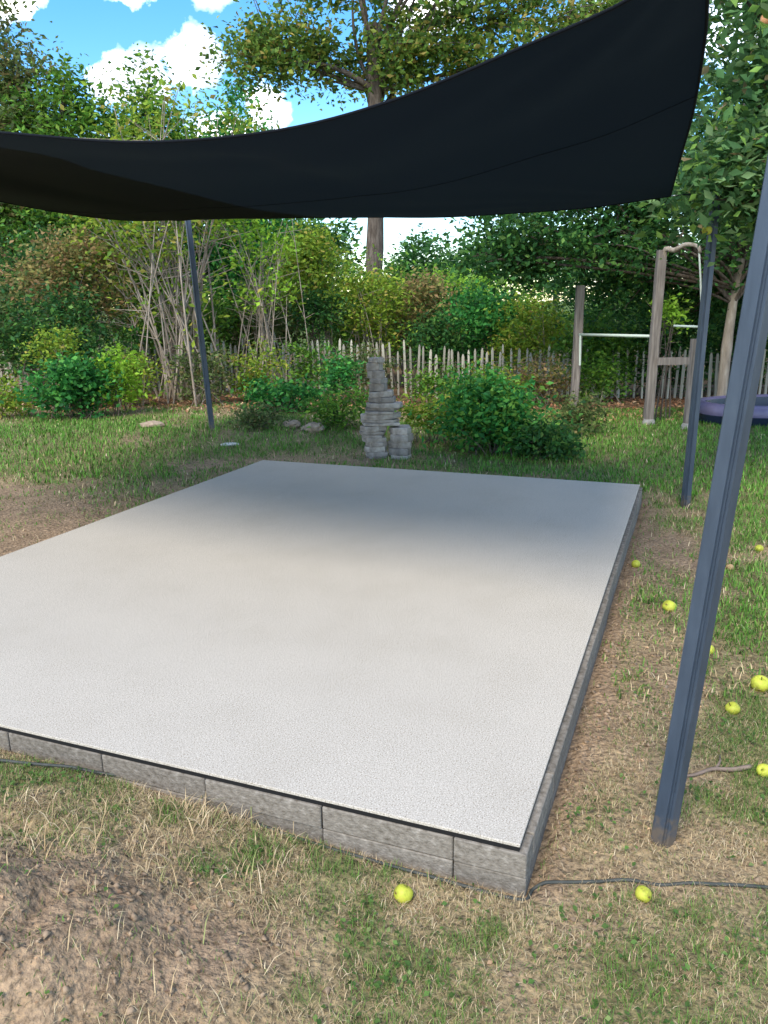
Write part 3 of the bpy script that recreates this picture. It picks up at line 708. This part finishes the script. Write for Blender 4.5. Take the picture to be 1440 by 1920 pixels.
G_YEL = [(4, (.11, .175, .018)), (3, (.16, .215, .024)), (2, (.065, .125, .018)), (1.0, (.22, .19, .04))]
G_LIME = [(4, (.12, .23, .02)), (3, (.17, .28, .03)), (1, (.08, .15, .02))]
G_OLIVE = [(4, (.06, .09, .028)), (3, (.085, .11, .035)), (2, (.04, .065, .02)), (1.5, (.13, .11, .045))]
G_RUST = [(3, (.16, .13, .045)), (3, (.12, .12, .035)), (2, (.20, .13, .06)), (2, (.07, .10, .03))]
G_EMER = [(4, (.018, .095, .022)), (3, (.030, .14, .028)), (2, (.06, .19, .035)), (1, (.010, .05, .016))]
def bez(p0, p1, bend, n=6):
    t = np.linspace(0, 1, n)[:, None]; mid = (p0+p1)/2+bend
    return (1-t)**2*p0+2*t*(1-t)*mid+t*t*p1
def limbs(m, starts, ends, r0, r1, r, bend=.15, n=6, k=5):
    for s, e in zip(starts, ends):
        L = np.linalg.norm(e-s); pts = bez(s, e, r.normal(size=3)*L*bend*.5+np.array((0, 0, L*bend*.4)), n)
        m.tube(pts, np.linspace(r0*(.6+.4*r.random()), r1, n), k, cap=False)
def plant(name, label, cat, loc, stems, ells, pal, leaf, per, spread, bark='bark', seed=0, trunk=None, stem_r=.012, aspect=.5, group=None, bare=0, part='foliage', twigs=3, tall=True):
    """multi-stem or single-trunk plant. ells: (cx,cy,cz,rx,ry,rz,clumps) relative to the base"""
    r = np.random.default_rng(seed); z0 = float(gz(loc[0], loc[1]))
    root = empty(name, (loc[0], loc[1], z0)); tag(root, label, cat, group)
    cen = []
    for (cx, cy, cz, rx, ry, rz, n) in ells:
        d = r.normal(size=(n, 3)); d /= np.linalg.norm(d, axis=1, keepdims=True); q = r.random((n, 1))**.45
        cen.append(np.array((cx, cy, cz))+d*q*np.array((rx, ry, rz)))
    cen = np.vstack(cen); cen = cen[cen[:, 2] > .04]
    wood = MB()
    if trunk:
        (tx, ty, tz, tr0, tr1) = trunk
        pts = bez(np.array((0, 0, -.15)), np.array((tx, ty, tz)), r.normal(size=3)*.04*tz*np.array((1, 1, 0)), 12)
        rad = np.linspace(tr0, tr1, 12); rad[0] *= 1.5; rad[1] *= 1.15
        tm = MB(); tm.tube(pts, rad*(1+.04*r.normal(size=12)), 12); tm.build('trunk', M[bark], root, True)
        # main boughs, then branchlets
        nb = max(5, len(cen)//9); hub = cen[r.choice(len(cen), min(nb, len(cen)), replace=False)]
        st = np.array([pts[int(np.clip(8+4*r.random(), 6, 11))] for _ in hub])
        limbs(wood, st, st+(hub-st)*.92, tr1*.55, .016, r, .22, 8, 6)
        for c in cen:
            h = hub[np.argmin(((hub-c)**2).sum(1))]; s = h+(np.array((tx, ty, tz))-h)*.3*r.random()
            limbs(wood, [s], [c], .022, .006, r, .25, 5, 4)
    else:
        base = np.stack([r.normal(size=stems)*spread*.35, r.normal(size=stems)*spread*.35, np.full(stems, -.03)], 1)
        ends = cen[r.choice(len(cen), stems, replace=stems > len(cen))]
        for s, e in zip(base, ends):
            L = np.linalg.norm(e-s); out = np.array((e[0]-s[0], e[1]-s[1], 0))
            pts = bez(s, e, -out*.25+np.array((0, 0, L*.05))+r.normal(size=3)*L*.03, 8)
            wood.tube(pts, np.linspace(stem_r*(.6+.6*r.random()), stem_r*.3, 8), 5, cap=False)
            for q in range(twigs):
                i = r.integers(3, 7); d = r.normal(size=3)*.35*L*.5; d[2] = abs(d[2]); 
                wood.tube(bez(pts[i], pts[i]+d*.6, np.zeros(3), 4), np.linspace(stem_r*.4, stem_r*.15, 4), 4, cap=False)
    if wood.V: wood.build('branches' if trunk else 'stems', M['bark' if trunk else bark], root, True)
    k = np.repeat(np.arange(len(cen)), per); sz = r.uniform(.55, 1.25, len(cen))*spread*.28
    P = cen[k]+r.normal(size=(len(k), 3))*sz[k][:, None]*np.array((1, 1, .72))
    P = P[P[:, 2] > .02]
    me = leaf_mesh(part, P, leaf, pal, r, aspect=aspect)
    link(part, me, M['leaf'], root)
    return root

def plants():
    # great tree behind the fence
    plant('oak_tree', 'tall broad tree with a straight grey-brown trunk rising behind the fence and above the sail', 'tree', (-.38, 22.0), 0,
          [(1.0, 0, 9.8, 4.2, 2.6, 2.3, 60), (-2.3, .2, 7.5, 2.1, 1.3, .75, 26), (2.8, 0, 8.0, 2.6, 2.0, 1.4, 30), (.8, .2, 7.3, 1.7, 1.3, .7, 18), (1.8, .5, 11.8, 4.0, 2.6, 1.8, 30), (-3.1, .3, 9.75, 1.2, .8, .35, 5), (6.0, .4, 8.6, 1.8, 1.6, 1.5, 20)],
          [(3, (.055, .11, .02)), (3, (.08, .14, .024)), (2, (.14, .165, .03)), (1.2, (.035, .065, .018)), (.8, (.19, .155, .04))], .15, 190, 1.3, 'bark', 11, trunk=(.25, 0, 8.2, .27, .16), aspect=.55, part='crown')
    # tall row on the left
    P = [(-7.0, 16.2, 6.4, G_OLIVE, 'tall olive-brown tree at the end of the row, beyond the yellowing shrub'),
         (-6.0, 16.0, 5.5, G_MID, 'upright green tree beside the olive-brown one in the tall row'),
         (-4.5, 16.4, 5.3, G_MID, 'slim pointed green tree rising over the bare-stemmed hazel'),
         (-3.0, 16.8, 5.1, G_EMER, 'slender blue-green tree in the tall row nearest the great tree')]
    for i, (x, y, h, pal, lab) in enumerate(P):
        plant('row_tree', lab, 'tree', (x, y), 0, [(0, 0, h*.6, 1.15, .8, h*.37, 75), (.1, 0, h*.95, .35, .3, h*.14, 9), (.55, 0, h*.84, .3, .3, h*.14, 7), (-.55, 0, h*.82, .3, .3, h*.16, 7)], pal, .11, 150, .95, 'bark', 20+i,
              trunk=(.1, 0, h*.7, .08, .03), group='tall trees at the left end of the hedge', part='crown')
    # bare-stemmed hazels
    plant('hazel', 'large hazel with many bare pale stems fanning up behind the rear post', 'shrub', (-3.3, 13.0), 46,
          [(0, 0, 3.1, 1.5, .8, .85, 46), (.2, 0, 4.1, 1.2, .6, .55, 16), (-.6, 0, 2.2, .8, .5, .5, 8), (0, 0, 1.5, 1.0, .4, .5, 5)], G_YEL, .095, 62, 1.0, 'palebark', 31, stem_r=.022, twigs=5)
    plant('hazel', 'smaller hazel of thin bare stems between the rear post and the yellow-green hedge', 'shrub', (-2.05, 13.6), 26,
          [(0, 0, 2.6, .8, .6, .7, 24), (.2, 0, 1.8, .7, .5, .4, 9)], G_LIME, .09, 45, .8, 'palebark', 32, stem_r=.016, twigs=4)
    S_ = [  # label, loc, ells, palette, leaf, per, spread, stems
        ('yellowing shrub with ochre leaf tips at the left of the hazel', (-5.1, 13.4), [(0, 0, 1.9, 1.1, .7, .7, 40), (.2, -.1, 2.35, .7, .5, .3, 14)], G_RUST, .085, 100, .8, 14),
        ('dark green shrub below the yellowing shrub', (-5.0, 12.5), [(0, 0, .95, 1.2, .6, .75, 46)], G_DARK, .085, 110, .8, 14),
        ('olive shrub beside the dark green shrub at the garden edge', (-6.6, 12.6), [(0, 0, 1.2, 1.0, .7, .9, 40)], G_OLIVE, .085, 100, .8, 14),
        ('small golden-leaved shrub in front of the dark green shrub', (-4.75, 11.7), [(0, 0, .95, .42, .3, .22, 14), (0, 0, .5, .3, .3, .3, 6)], G_YEL, .06, 80, .5, 9),
        ('tall yellow-green shrub behind the fence left of the great trunk', (-1.25, 15.4), [(0, 0, 1.9, .85, .7, .8, 46), (-.05, 0, 2.5, .4, .4, .35, 12)], G_YEL, .085, 110, .8, 16),
        ('shaded-hollow bush, the shade put into its leaf colour, behind the fence below the tall yellow-green shrub', (-1.15, 14.75), [(0, 0, 1.3, .38, .3, .42, 18)], G_DARK, .08, 90, .6, 10),  # dark palette stands in for the shade of a hollow in the hedge
        ('thin yellow-green shrub with pale upright stems just behind the cairn', (-.25, 14.9), [(0, 0, 1.55, .75, .45, .5, 34), (.1, 0, 1.0, .7, .4, .4, 10)], G_YEL, .08, 85, .7, 24),
        ('mid-green shrub behind the pale-stemmed shrub, under the great tree', (-.1, 16.6), [(0, 0, 1.4, 1.2, .7, .85, 44)], G_MID, .09, 110, .9, 14),
        ('russet-topped shrub between the pale-stemmed shrub and the emerald bush', (.75, 15.6), [(0, 0, 1.35, .7, .6, .75, 38), (.1, 0, 1.95, .45, .4, .2, 10)], G_RUST, .085, 95, .8, 14),
        ('bush coloured dark for the shaded gap over the palings right of the cairn', (.9, 14.6), [(0, 0, .98, .55, .35, .42, 24)], G_DARK, .085, 95, .65, 12),  # shade of the hedge gap put into the leaf colour
        ('emerald bush behind the palings', (1.85, 15.0), [(0, 0, 1.25, .7, .6, .65, 40)], G_EMER, .09, 110, .8, 14),
        ('bright sunlit hedge mass far behind the emerald bush', (2.4, 24.0), [(0, 0, 1.7, 2.4, 1.0, .8, 60)], G_LIME, .13, 110, 1.1, 14),
        ('feathery yellow-green shrub leaning over the fence towards the climbing frame', (2.75, 14.5), [(0, 0, 1.05, .7, .5, .6, 40)], G_YEL, .075, 110, .7, 18),
        ('leafy green shrub growing through the fence behind the metal bar', (3.75, 13.9), [(0, 0, .75, .7, .4, .65, 44)], G_MID, .085, 110, .7, 14),
        ('dark shrub under the tree behind the wooden frame', (4.9, 13.9), [(0, 0, .95, .8, .5, .85, 46)], G_DARK, .085, 110, .8, 14),
        ('shrub coloured dark for the shade under the tree behind the paddling pool', (6.4, 14.2), [(0, 0, 1.1, 1.0, .6, 1.0, 50)], G_DARK, .09, 110, .9, 14),  # dark leaves carry the shade below the tree
        ('dark shrub at the fence end beyond the paddling pool', (8.2, 13.8), [(0, 0, 1.1, 1.0, .6, 1.0, 46)], G_DARK, .09, 110, .9, 14),
        ('small lime spray of leaves inside the climbing frame', (3.95, 11.2), [(0, 0, 1.5, .14, .14, .25, 9)], G_LIME, .07, 40, .35, 6),
        ('round green shrub far behind the hazel stems', (-3.6, 15.0), [(0, 0, 1.1, 1.3, .6, .95, 50)], G_MID, .09, 110, .9, 14),
        ('dull green shrub behind the palings left of the shaded-hollow bush', (-2.3, 15.2), [(0, 0, 1.0, .9, .5, .9, 40)], G_OLIVE, .085, 110, .8, 14),
        ('dense green hedge shrub behind the olive-brown row tree', (-8.6, 19), [(0, 0, 1.6, 1.9, .8, 1.5, 60)], G_MID, .11, 130, 1.2, 10),
        ('dense green hedge shrub behind the upright green row tree', (-5.6, 19.3), [(0, 0, 1.7, 1.9, .8, 1.6, 60)], G_OLIVE, .11, 130, 1.2, 10),
        ('dense green hedge shrub behind the slender blue-green tree', (-2.8, 19), [(0, 0, 1.6, 1.7, .8, 1.4, 60)], G_MID, .11, 130, 1.2, 10),
        ('low hedge shrub round the foot of the great trunk', (-.2, 20.5), [(0, 0, 1.0, 1.6, .8, 1.0, 50)], G_MID, .11, 130, 1.2, 10),
        ('low hedge shrub behind the russet-topped shrub', (2.0, 18), [(0, 0, .9, 1.5, .8, .9, 50)], G_MID, .11, 130, 1.2, 10),
        ('dense shrub behind the fruit tree crown and the metal bar', (4.8, 17), [(0, 0, 1.5, 1.6, .8, 1.5, 60)], G_DARK, .11, 130, 1.2, 10),
        ('dense shrub behind the fruit tree trunk', (7.4, 17), [(0, 0, 1.7, 1.7, .8, 1.7, 60)], G_DARK, .11, 130, 1.2, 10),
        ('dense shrub closing the gap behind the pool and apple tree', (10.2, 16.5), [(0, 0, 1.7, 1.8, .8, 1.7, 60)], G_DARK, .11, 130, 1.2, 10),
        ('deep green shrub behind the golden-leaved shrub', (-6.0, 14.6), [(0, 0, 1.5, 1.3, .6, 1.3, 60)], G_DARK, .09, 110, .9, 14),
    ]
    for i, (lab, loc, ells, pal, leaf, per, spread, stems) in enumerate(S_):
        plant('shrub', lab, 'shrub', loc, stems, ells, pal, leaf, per, spread, 'palebark' if pal in (G_YEL, G_RUST) else 'bark', 50+i, stem_r=.013)
    # low bushes on the lawn side
    plant('leafy_bush', 'low dark leafy bush on the lawn in front of the golden shrub', 'bush', (-4.3, 10.95), 22, [(0, 0, .38, .55, .4, .36, 40), (.1, 0, .6, .3, .3, .12, 8)], G_EMER, .075, 70, .5, 'bark', 81, stem_r=.008, aspect=.62)
    plant('leafy_bush', 'upright lime-green plant next to the low dark bush', 'bush', (-3.65, 11.2), 12, [(0, 0, .55, .26, .22, .42, 20)], G_LIME, .07, 50, .4, 'bark', 82, stem_r=.007, aspect=.6)
    plant('leafy_bush', 'large bright green bush beside the cairn at the back of the platform', 'bush', (1.18, 8.75), 30, [(0, 0, .38, .62, .45, .34, 60), (-.12, 0, .66, .32, .28, .16, 18)], G_EMER[:3]+[(2.5, (.09, .19, .03))], .07, 80, .5, 'bark', 83, stem_r=.008, aspect=.55)
    plant('leafy_bush', 'dark trailing lower bush between the large bright bush and the lawn', 'bush', (1.72, 8.4), 16, [(0, 0, .20, .42, .3, .2, 30)], G_DARK, .065, 70, .42, 'bark', 84, stem_r=.007)
    plant('leafy_bush', 'yellow-green low plant right behind the cairn', 'bush', (.62, 9.4), 14, [(0, 0, .34, .34, .25, .24, 22)], G_YEL, .06, 60, .42, 'bark', 85, stem_r=.006)
    plant('leafy_bush', 'low spreading green plant between the rear post and the cairn', 'bush', (-1.35, 11.3), 16, [(0, 0, .2, .62, .32, .18, 34)], G_EMER, .07, 60, .45, 'bark', 86, stem_r=.006, aspect=.6)
    plant('leafy_bush', 'small green plant close to the left of the cairn', 'bush', (-.55, 10.0), 12, [(0, 0, .24, .38, .25, .22, 24)], G_MID, .06, 60, .42, 'bark', 87, stem_r=.006)
    plant('leafy_bush', 'tall weed with broad leaves in front of the palings left of the cairn', 'bush', (-.62, 12.2), 10, [(0, 0, .4, .28, .25, .3, 16)], G_EMER, .08, 50, .45, 'bark', 88, stem_r=.006)
    plant('leafy_bush', 'dusty green low plant at the foot of the rear post', 'bush', (-1.55, 9.85), 12, [(0, 0, .12, .36, .25, .11, 22)], G_OLIVE, .05, 60, .4, 'bark', 89, stem_r=.005)
    plant('leafy_bush', 'yellowish weeds at the garden edge beside the low dark bush', 'bush', (-5.3, 11.1), 12, [(0, 0, .3, .4, .3, .25, 22)], G_YEL, .06, 55, .42, 'bark', 90, stem_r=.006)
    plant('leafy_bush', 'pale dusty plant in front of the wooden post with the bar', 'bush', (2.45, 9.9), 12, [(0, 0, .22, .4, .25, .2, 22)], G_OLIVE, .06, 55, .42, 'bark', 91, stem_r=.006)
    W = [(-3.9, 12.1, G_YEL, 'yellowish weeds at the left of the hazel stems'), (-2.75, 12.3, G_OLIVE, 'dull weeds among the feet of the hazel stems'), (-1.95, 12.7, G_YEL, 'straggly yellow weeds between the two hazels and the palings'),
         (-1.15, 13.4, G_MID, 'green weeds against the palings under the shaded-hollow bush'), (-.35, 13.3, G_OLIVE, 'dusty weeds against the palings left behind the cairn'), (.95, 13.1, G_MID, 'green weeds against the palings just right of the cairn'),
         (1.75, 12.6, G_YEL, 'yellow-green weeds against the palings behind the large bright bush'), (2.6, 12.9, G_RUST, 'browning weeds at the foot of the wooden post with the bar'), (3.5, 12.9, G_MID, 'leafy weeds against the palings under the metal bar')]
    for i, (x, y, pal, lab) in enumerate(W):
        plant('weed_clump', lab, 'weed', (x, y), 14, [(0, 0, (.45 if x < 0 else .36), .5, .2, (.45 if x < 0 else .36), 34)], pal, .065, 48, .45, 'palebark', 150+i, stem_r=.006, group='weeds along the fence')
    # dark fruit tree behind the climbing frame
    plant('fruit_tree', 'dark spreading fruit tree with pale trunk beside the climbing frame', 'tree', (5.2, 12.1), 0,
          [(-1.5, .2, 2.85, 2.3, 1.3, .95, 95), (1.2, .0, 2.9, 1.9, 1.3, 1.0, 55), (-.2, .5, 4.0, 2.6, 1.5, .9, 50), (-3.2, .2, 2.3, .8, .6, .34, 20), (-.5, .9, 1.75, 1.9, .5, .55, 50), (1.5, .8, 1.7, 1.2, .5, .6, 24)],
          G_DARK, .09, 165, .95, 'palebark', 95, trunk=(.12, .1, 2.2, .085, .06), aspect=.55, part='crown')
    # big-leaved apple tree close on the right
    plant('apple_tree', 'close apple tree with large grey-green leaves hanging beside the sail', 'tree', (5.3, 7.6), 0,
          [(-.9, -.1, 3.9, 1.5, 1.2, 1.4, 70), (.6, 0, 4.3, 1.6, 1.3, 1.4, 40), (-1.6, .2, 2.8, .8, .7, .45, 22), (-1.2, 0, 5.0, 1.1, 1.0, .6, 22), (-2.55, -1.35, 2.50, .42, .36, .34, 15), (-2.4, -1.3, 3.5, .6, .5, .6, 16), (-1.5, -.9, 2.55, .7, .5, .45, 16)],
          [(4, (.03, .075, .024)), (3, (.05, .11, .035)), (2, (.09, .15, .06)), (1.5, (.10, .18, .035)), (.25, (.15, .12, .06))], .088, 230, .8, 'bark', 96, trunk=(-.3, 0, 2.6, .12, .09), aspect=.5, part='crown')
    # far crowns
    for i, (x, y, h, rx) in enumerate(((4.0, 85, 8.4, 4.0), (9.6, 90, 8.2, 3.6), (-5.0, 60, 8.2, 3.6), (-12, 70, 9, 5), (17, 80, 8, 5), (28, 85, 9, 6), (-24, 75, 9, 6), (-36, 80, 10, 7), (40, 90, 9, 7))):
        labs = ['round distant tree right of the great trunk, seen under the sail', 'smaller round distant tree beside the first one beyond the hedge', 'rounded tree beyond the hedge just left of the great trunk',
                'distant tree behind the tall row, seen through its gaps', 'distant tree behind the fruit tree, seen through its leaves', 'distant tree right of the fruit tree, seen through its leaves', 'distant tree behind the hazel, seen through its stems', 'distant tree behind the olive-brown row tree', 'distant tree behind the apple tree, seen through its leaves']
        plant('distant_tree', labs[i], 'tree', (x, y), 0, [(0, 0, h*.6, rx, rx, h*.36, 60)], G_DARK, .5, 60, 3.0, 'bark', 120+i, trunk=(0, 0, h*.5, .25, .15), group='distant trees beyond the hedge', part='crown')
plants()
apple((2.40, 6.12), .036, 'yellow apple hanging low in the leaves at the top of the rear steel post', 'apple', None, z=2.10, seed=20)
apple((2.64, 6.0), .05, 'large orange-pink apple hanging high in the close apple tree', 'ripe', None, z=3.42, seed=21)

# ------------------------------------------------------------------ grass
def grass():
    r = np.random.default_rng(77)
    def scatter(n, x0, x1, y0, y1, cut=True):
        x = r.uniform(x0, x1, n); y = r.uniform(y0, y1, n)
        if cut:
            k = plat_dist(x, y) > .012; x, y = x[k], y[k]
            k = np.abs(x) < .72*y+1.3; x, y = x[k], y[k]
        return x, y
    def blades(name, label, zones, green, cat):
        VV, FF, CC = [], [], []; base = 0
        for (n, x0, x1, y0, y1, ln, wd, lay) in zones:
            x, y = scatter(n, x0, x1, y0, y1); g, s = cover(x, y)
            clump = vnoise(x, y, .05)*.5+vnoise(x, y, .13)*.5
            p = (g*(.25+1.0*clump)) if green else (1-.75*g)*(1-.93*s)*(.1+1.9*clump**2)
            k = r.random(len(x)) < p; x, y, g = x[k], y[k], g[k]; m = len(x)
            a = r.uniform(0, 2*math.pi, m); L = ln*r.uniform(.45, 1.35, m)*(.6+.7*g if green else 1); W = wd*r.uniform(.6, 1.4, m)
            l = np.clip(lay+r.normal(size=m)*.22, .05, 1.25)      # lean from vertical
            dx, dy = np.cos(a), np.sin(a); z = gz(x, y)
            sx, sy = -dy*W*.5, dx*W*.5
            h1, d1 = np.cos(l*.6)*L*.55, np.sin(l*.6)*L*.55; h2, d2 = h1+np.cos(np.minimum(l*1.25, 1.45))*L*.45, d1+np.sin(np.minimum(l*1.25, 1.45))*L*.45
            V = np.empty((m, 5, 3)); z = z-.004
            V[:, 0] = np.stack([x-sx, y-sy, z], 1); V[:, 1] = np.stack([x+sx, y+sy, z], 1)
            V[:, 2] = np.stack([x+dx*d1+sx*.8, y+dy*d1+sy*.8, z+h1], 1); V[:, 3] = np.stack([x+dx*d1-sx*.8, y+dy*d1-sy*.8, z+h1], 1)
            V[:, 4] = np.stack([x+dx*d2, y+dy*d2, z+h2], 1)
            i = base+np.arange(m)[:, None]*5; F = np.concatenate([i+np.array([0, 1, 2]), i+np.array([0, 2, 3]), i+np.array([3, 2, 4])], 1).reshape(-1, 3)
            if green: pal = np.array([(.08, .165, .026), (.115, .215, .036), (.06, .12, .022), (.18, .225, .06)]); w = [.35, .3, .2, .15]
            else: pal = np.array([(.47, .36, .205), (.38, .28, .15), (.26, .18, .105), (.58, .48, .31), (.22, .24, .085)]); w = [.33, .26, .15, .14, .12]
            c = pal[r.choice(len(pal), m, p=w)]*r.uniform(.75, 1.25, (m, 1))
            if green: c = c*(1+sstep(2.8, 4.0, y)[:, None]*np.array((.05, .35, .0)))     # lusher away from the trampled front
            VV.append(V.reshape(-1, 3)); FF.append(F); CC.append(np.repeat(c, 5, 0)); base += m*5
        o = link(name, np_mesh(name, np.vstack(VV), np.vstack(FF), np.vstack(CC)), M['blade']); tag(o, label, cat, kind='stuff')
    blades('dry_grass', 'short dry straw-coloured grass matted over the lawn', [(420000, -2.6, 2.6, 1.1, 3.0, .030, .0015, 1.05), (9000, -2.0, -.3, 1.2, 2.3, .085, .0026, 1.25), (80000, -3.5, 3.8, 3.0, 6, .045, .0045, .9), (50000, -7, 6, 6, 12, .06, .008, .8)], False, 'grass')
    blades('green_grass', 'short green grass growing in patches on the lawn', [(240000, -2.6, 2.6, 1.1, 3.0, .030, .0018, .7), (120000, -3.5, 4.2, 3.0, 6.5, .045, .0045, .65), (130000, -7.5, 6.5, 6.5, 12.2, .05, .008, .6)], True, 'grass')
    # crumbs and clods of dry soil
    n = 26000; x, y = scatter(n, -2.2, 2.2, 1.15, 4.0); g, sl = cover(x, y); k = r.random(len(x)) < np.clip(sl*1.1-.12, 0, 1)*(.3+.9*vnoise(x, y, .07)); x, y = x[k], y[k]; n = len(x)
    R = .0022+.011*r.random(n)**5; D = np.array([(1, 0, 0), (-1, 0, 0), (0, 1, 0), (0, -1, 0), (0, 0, .8), (0, 0, -.8)])
    V = np.stack([x, y, gz(x, y)+R*.3], 1)[:, None]+D[None]*(R[:, None, None]*r.uniform(.6, 1.35, (n, 6, 1)))+r.normal(size=(n, 6, 3))*R[:, None, None]*.2
    F = np.array([(0, 2, 4), (2, 1, 4), (1, 3, 4), (3, 0, 4), (2, 0, 5), (1, 2, 5), (3, 1, 5), (0, 3, 5)]); F = (np.arange(n)[:, None, None]*6+F[None]).reshape(-1, 3)
    c = np.array((.29, .21, .138))*r.uniform(.6, 1.3, (n, 1))
    tag(link('soil_clods', np_mesh('soil_clods', V.reshape(-1, 3), F, np.repeat(c, 6, 0)), M['blade']), 'loose crumbs and clods of dry brown soil', 'soil', kind='stuff')
    # clover and other small broad leaves in the turf
    x, y = scatter(60000, -2.4, 2.6, 1.15, 4.2); g, sl = cover(x, y); k = r.random(len(x)) < g*sstep(.45, .8, vnoise(x+3, y+8, .11))*.6; x, y = x[k], y[k]
    me = leaf_mesh('clover', np.stack([x, y, gz(x, y)+r.uniform(.006, .026, len(x))], 1), .015, [(3, (.042, .085, .020)), (3, (.06, .11, .026)), (1, (.10, .13, .045))], r, 0, 2.2, .75)
    tag(link('clover', me, M['leaf']), 'small broad-leaved clover growing in the green patches', 'clover', kind='stuff')
    # leaf litter
    x = r.uniform(-7, 8, 9000); y = r.uniform(10.9, 13.8, 9000); k = (r.random(9000) < sstep(11.0, 12.0, y+.12*x)*.9); x, y = x[k], y[k]
    P = np.stack([x, y, gz(x, y)+.012], 1)
    me = leaf_mesh('leaf_litter', P, .07, [(3, (.26, .13, .07)), (3, (.34, .20, .11)), (2, (.17, .10, .06)), (1, (.42, .30, .18))], r, 0, 3.0, .6)
    tag(link('leaf_litter', me, M['leaf']), 'brown fallen leaves lying under the hedge', 'leaves', kind='stuff')
    # loose crumbs and dead leaves near the camera
    n = 2600; x, y = scatter(n, -2.4, 2.4, 1.1, 5.5); g, s = cover(x, y); k = r.random(len(x)) < .25+.75*s; x, y = x[k], y[k]
    P = np.stack([x, y, gz(x, y)+.004], 1)
    me = leaf_mesh('dead_leaves', P, .017, [(3, (.20, .13, .08)), (3, (.30, .20, .12)), (2, (.12, .08, .055)), (1, (.45, .30, .17))], r, 0, 2.5, .6)
    tag(link('dead_leaves', me, M['leaf']), 'scattered small dead leaves and crumbs of soil on the lawn', 'leaves', kind='stuff')
grass()
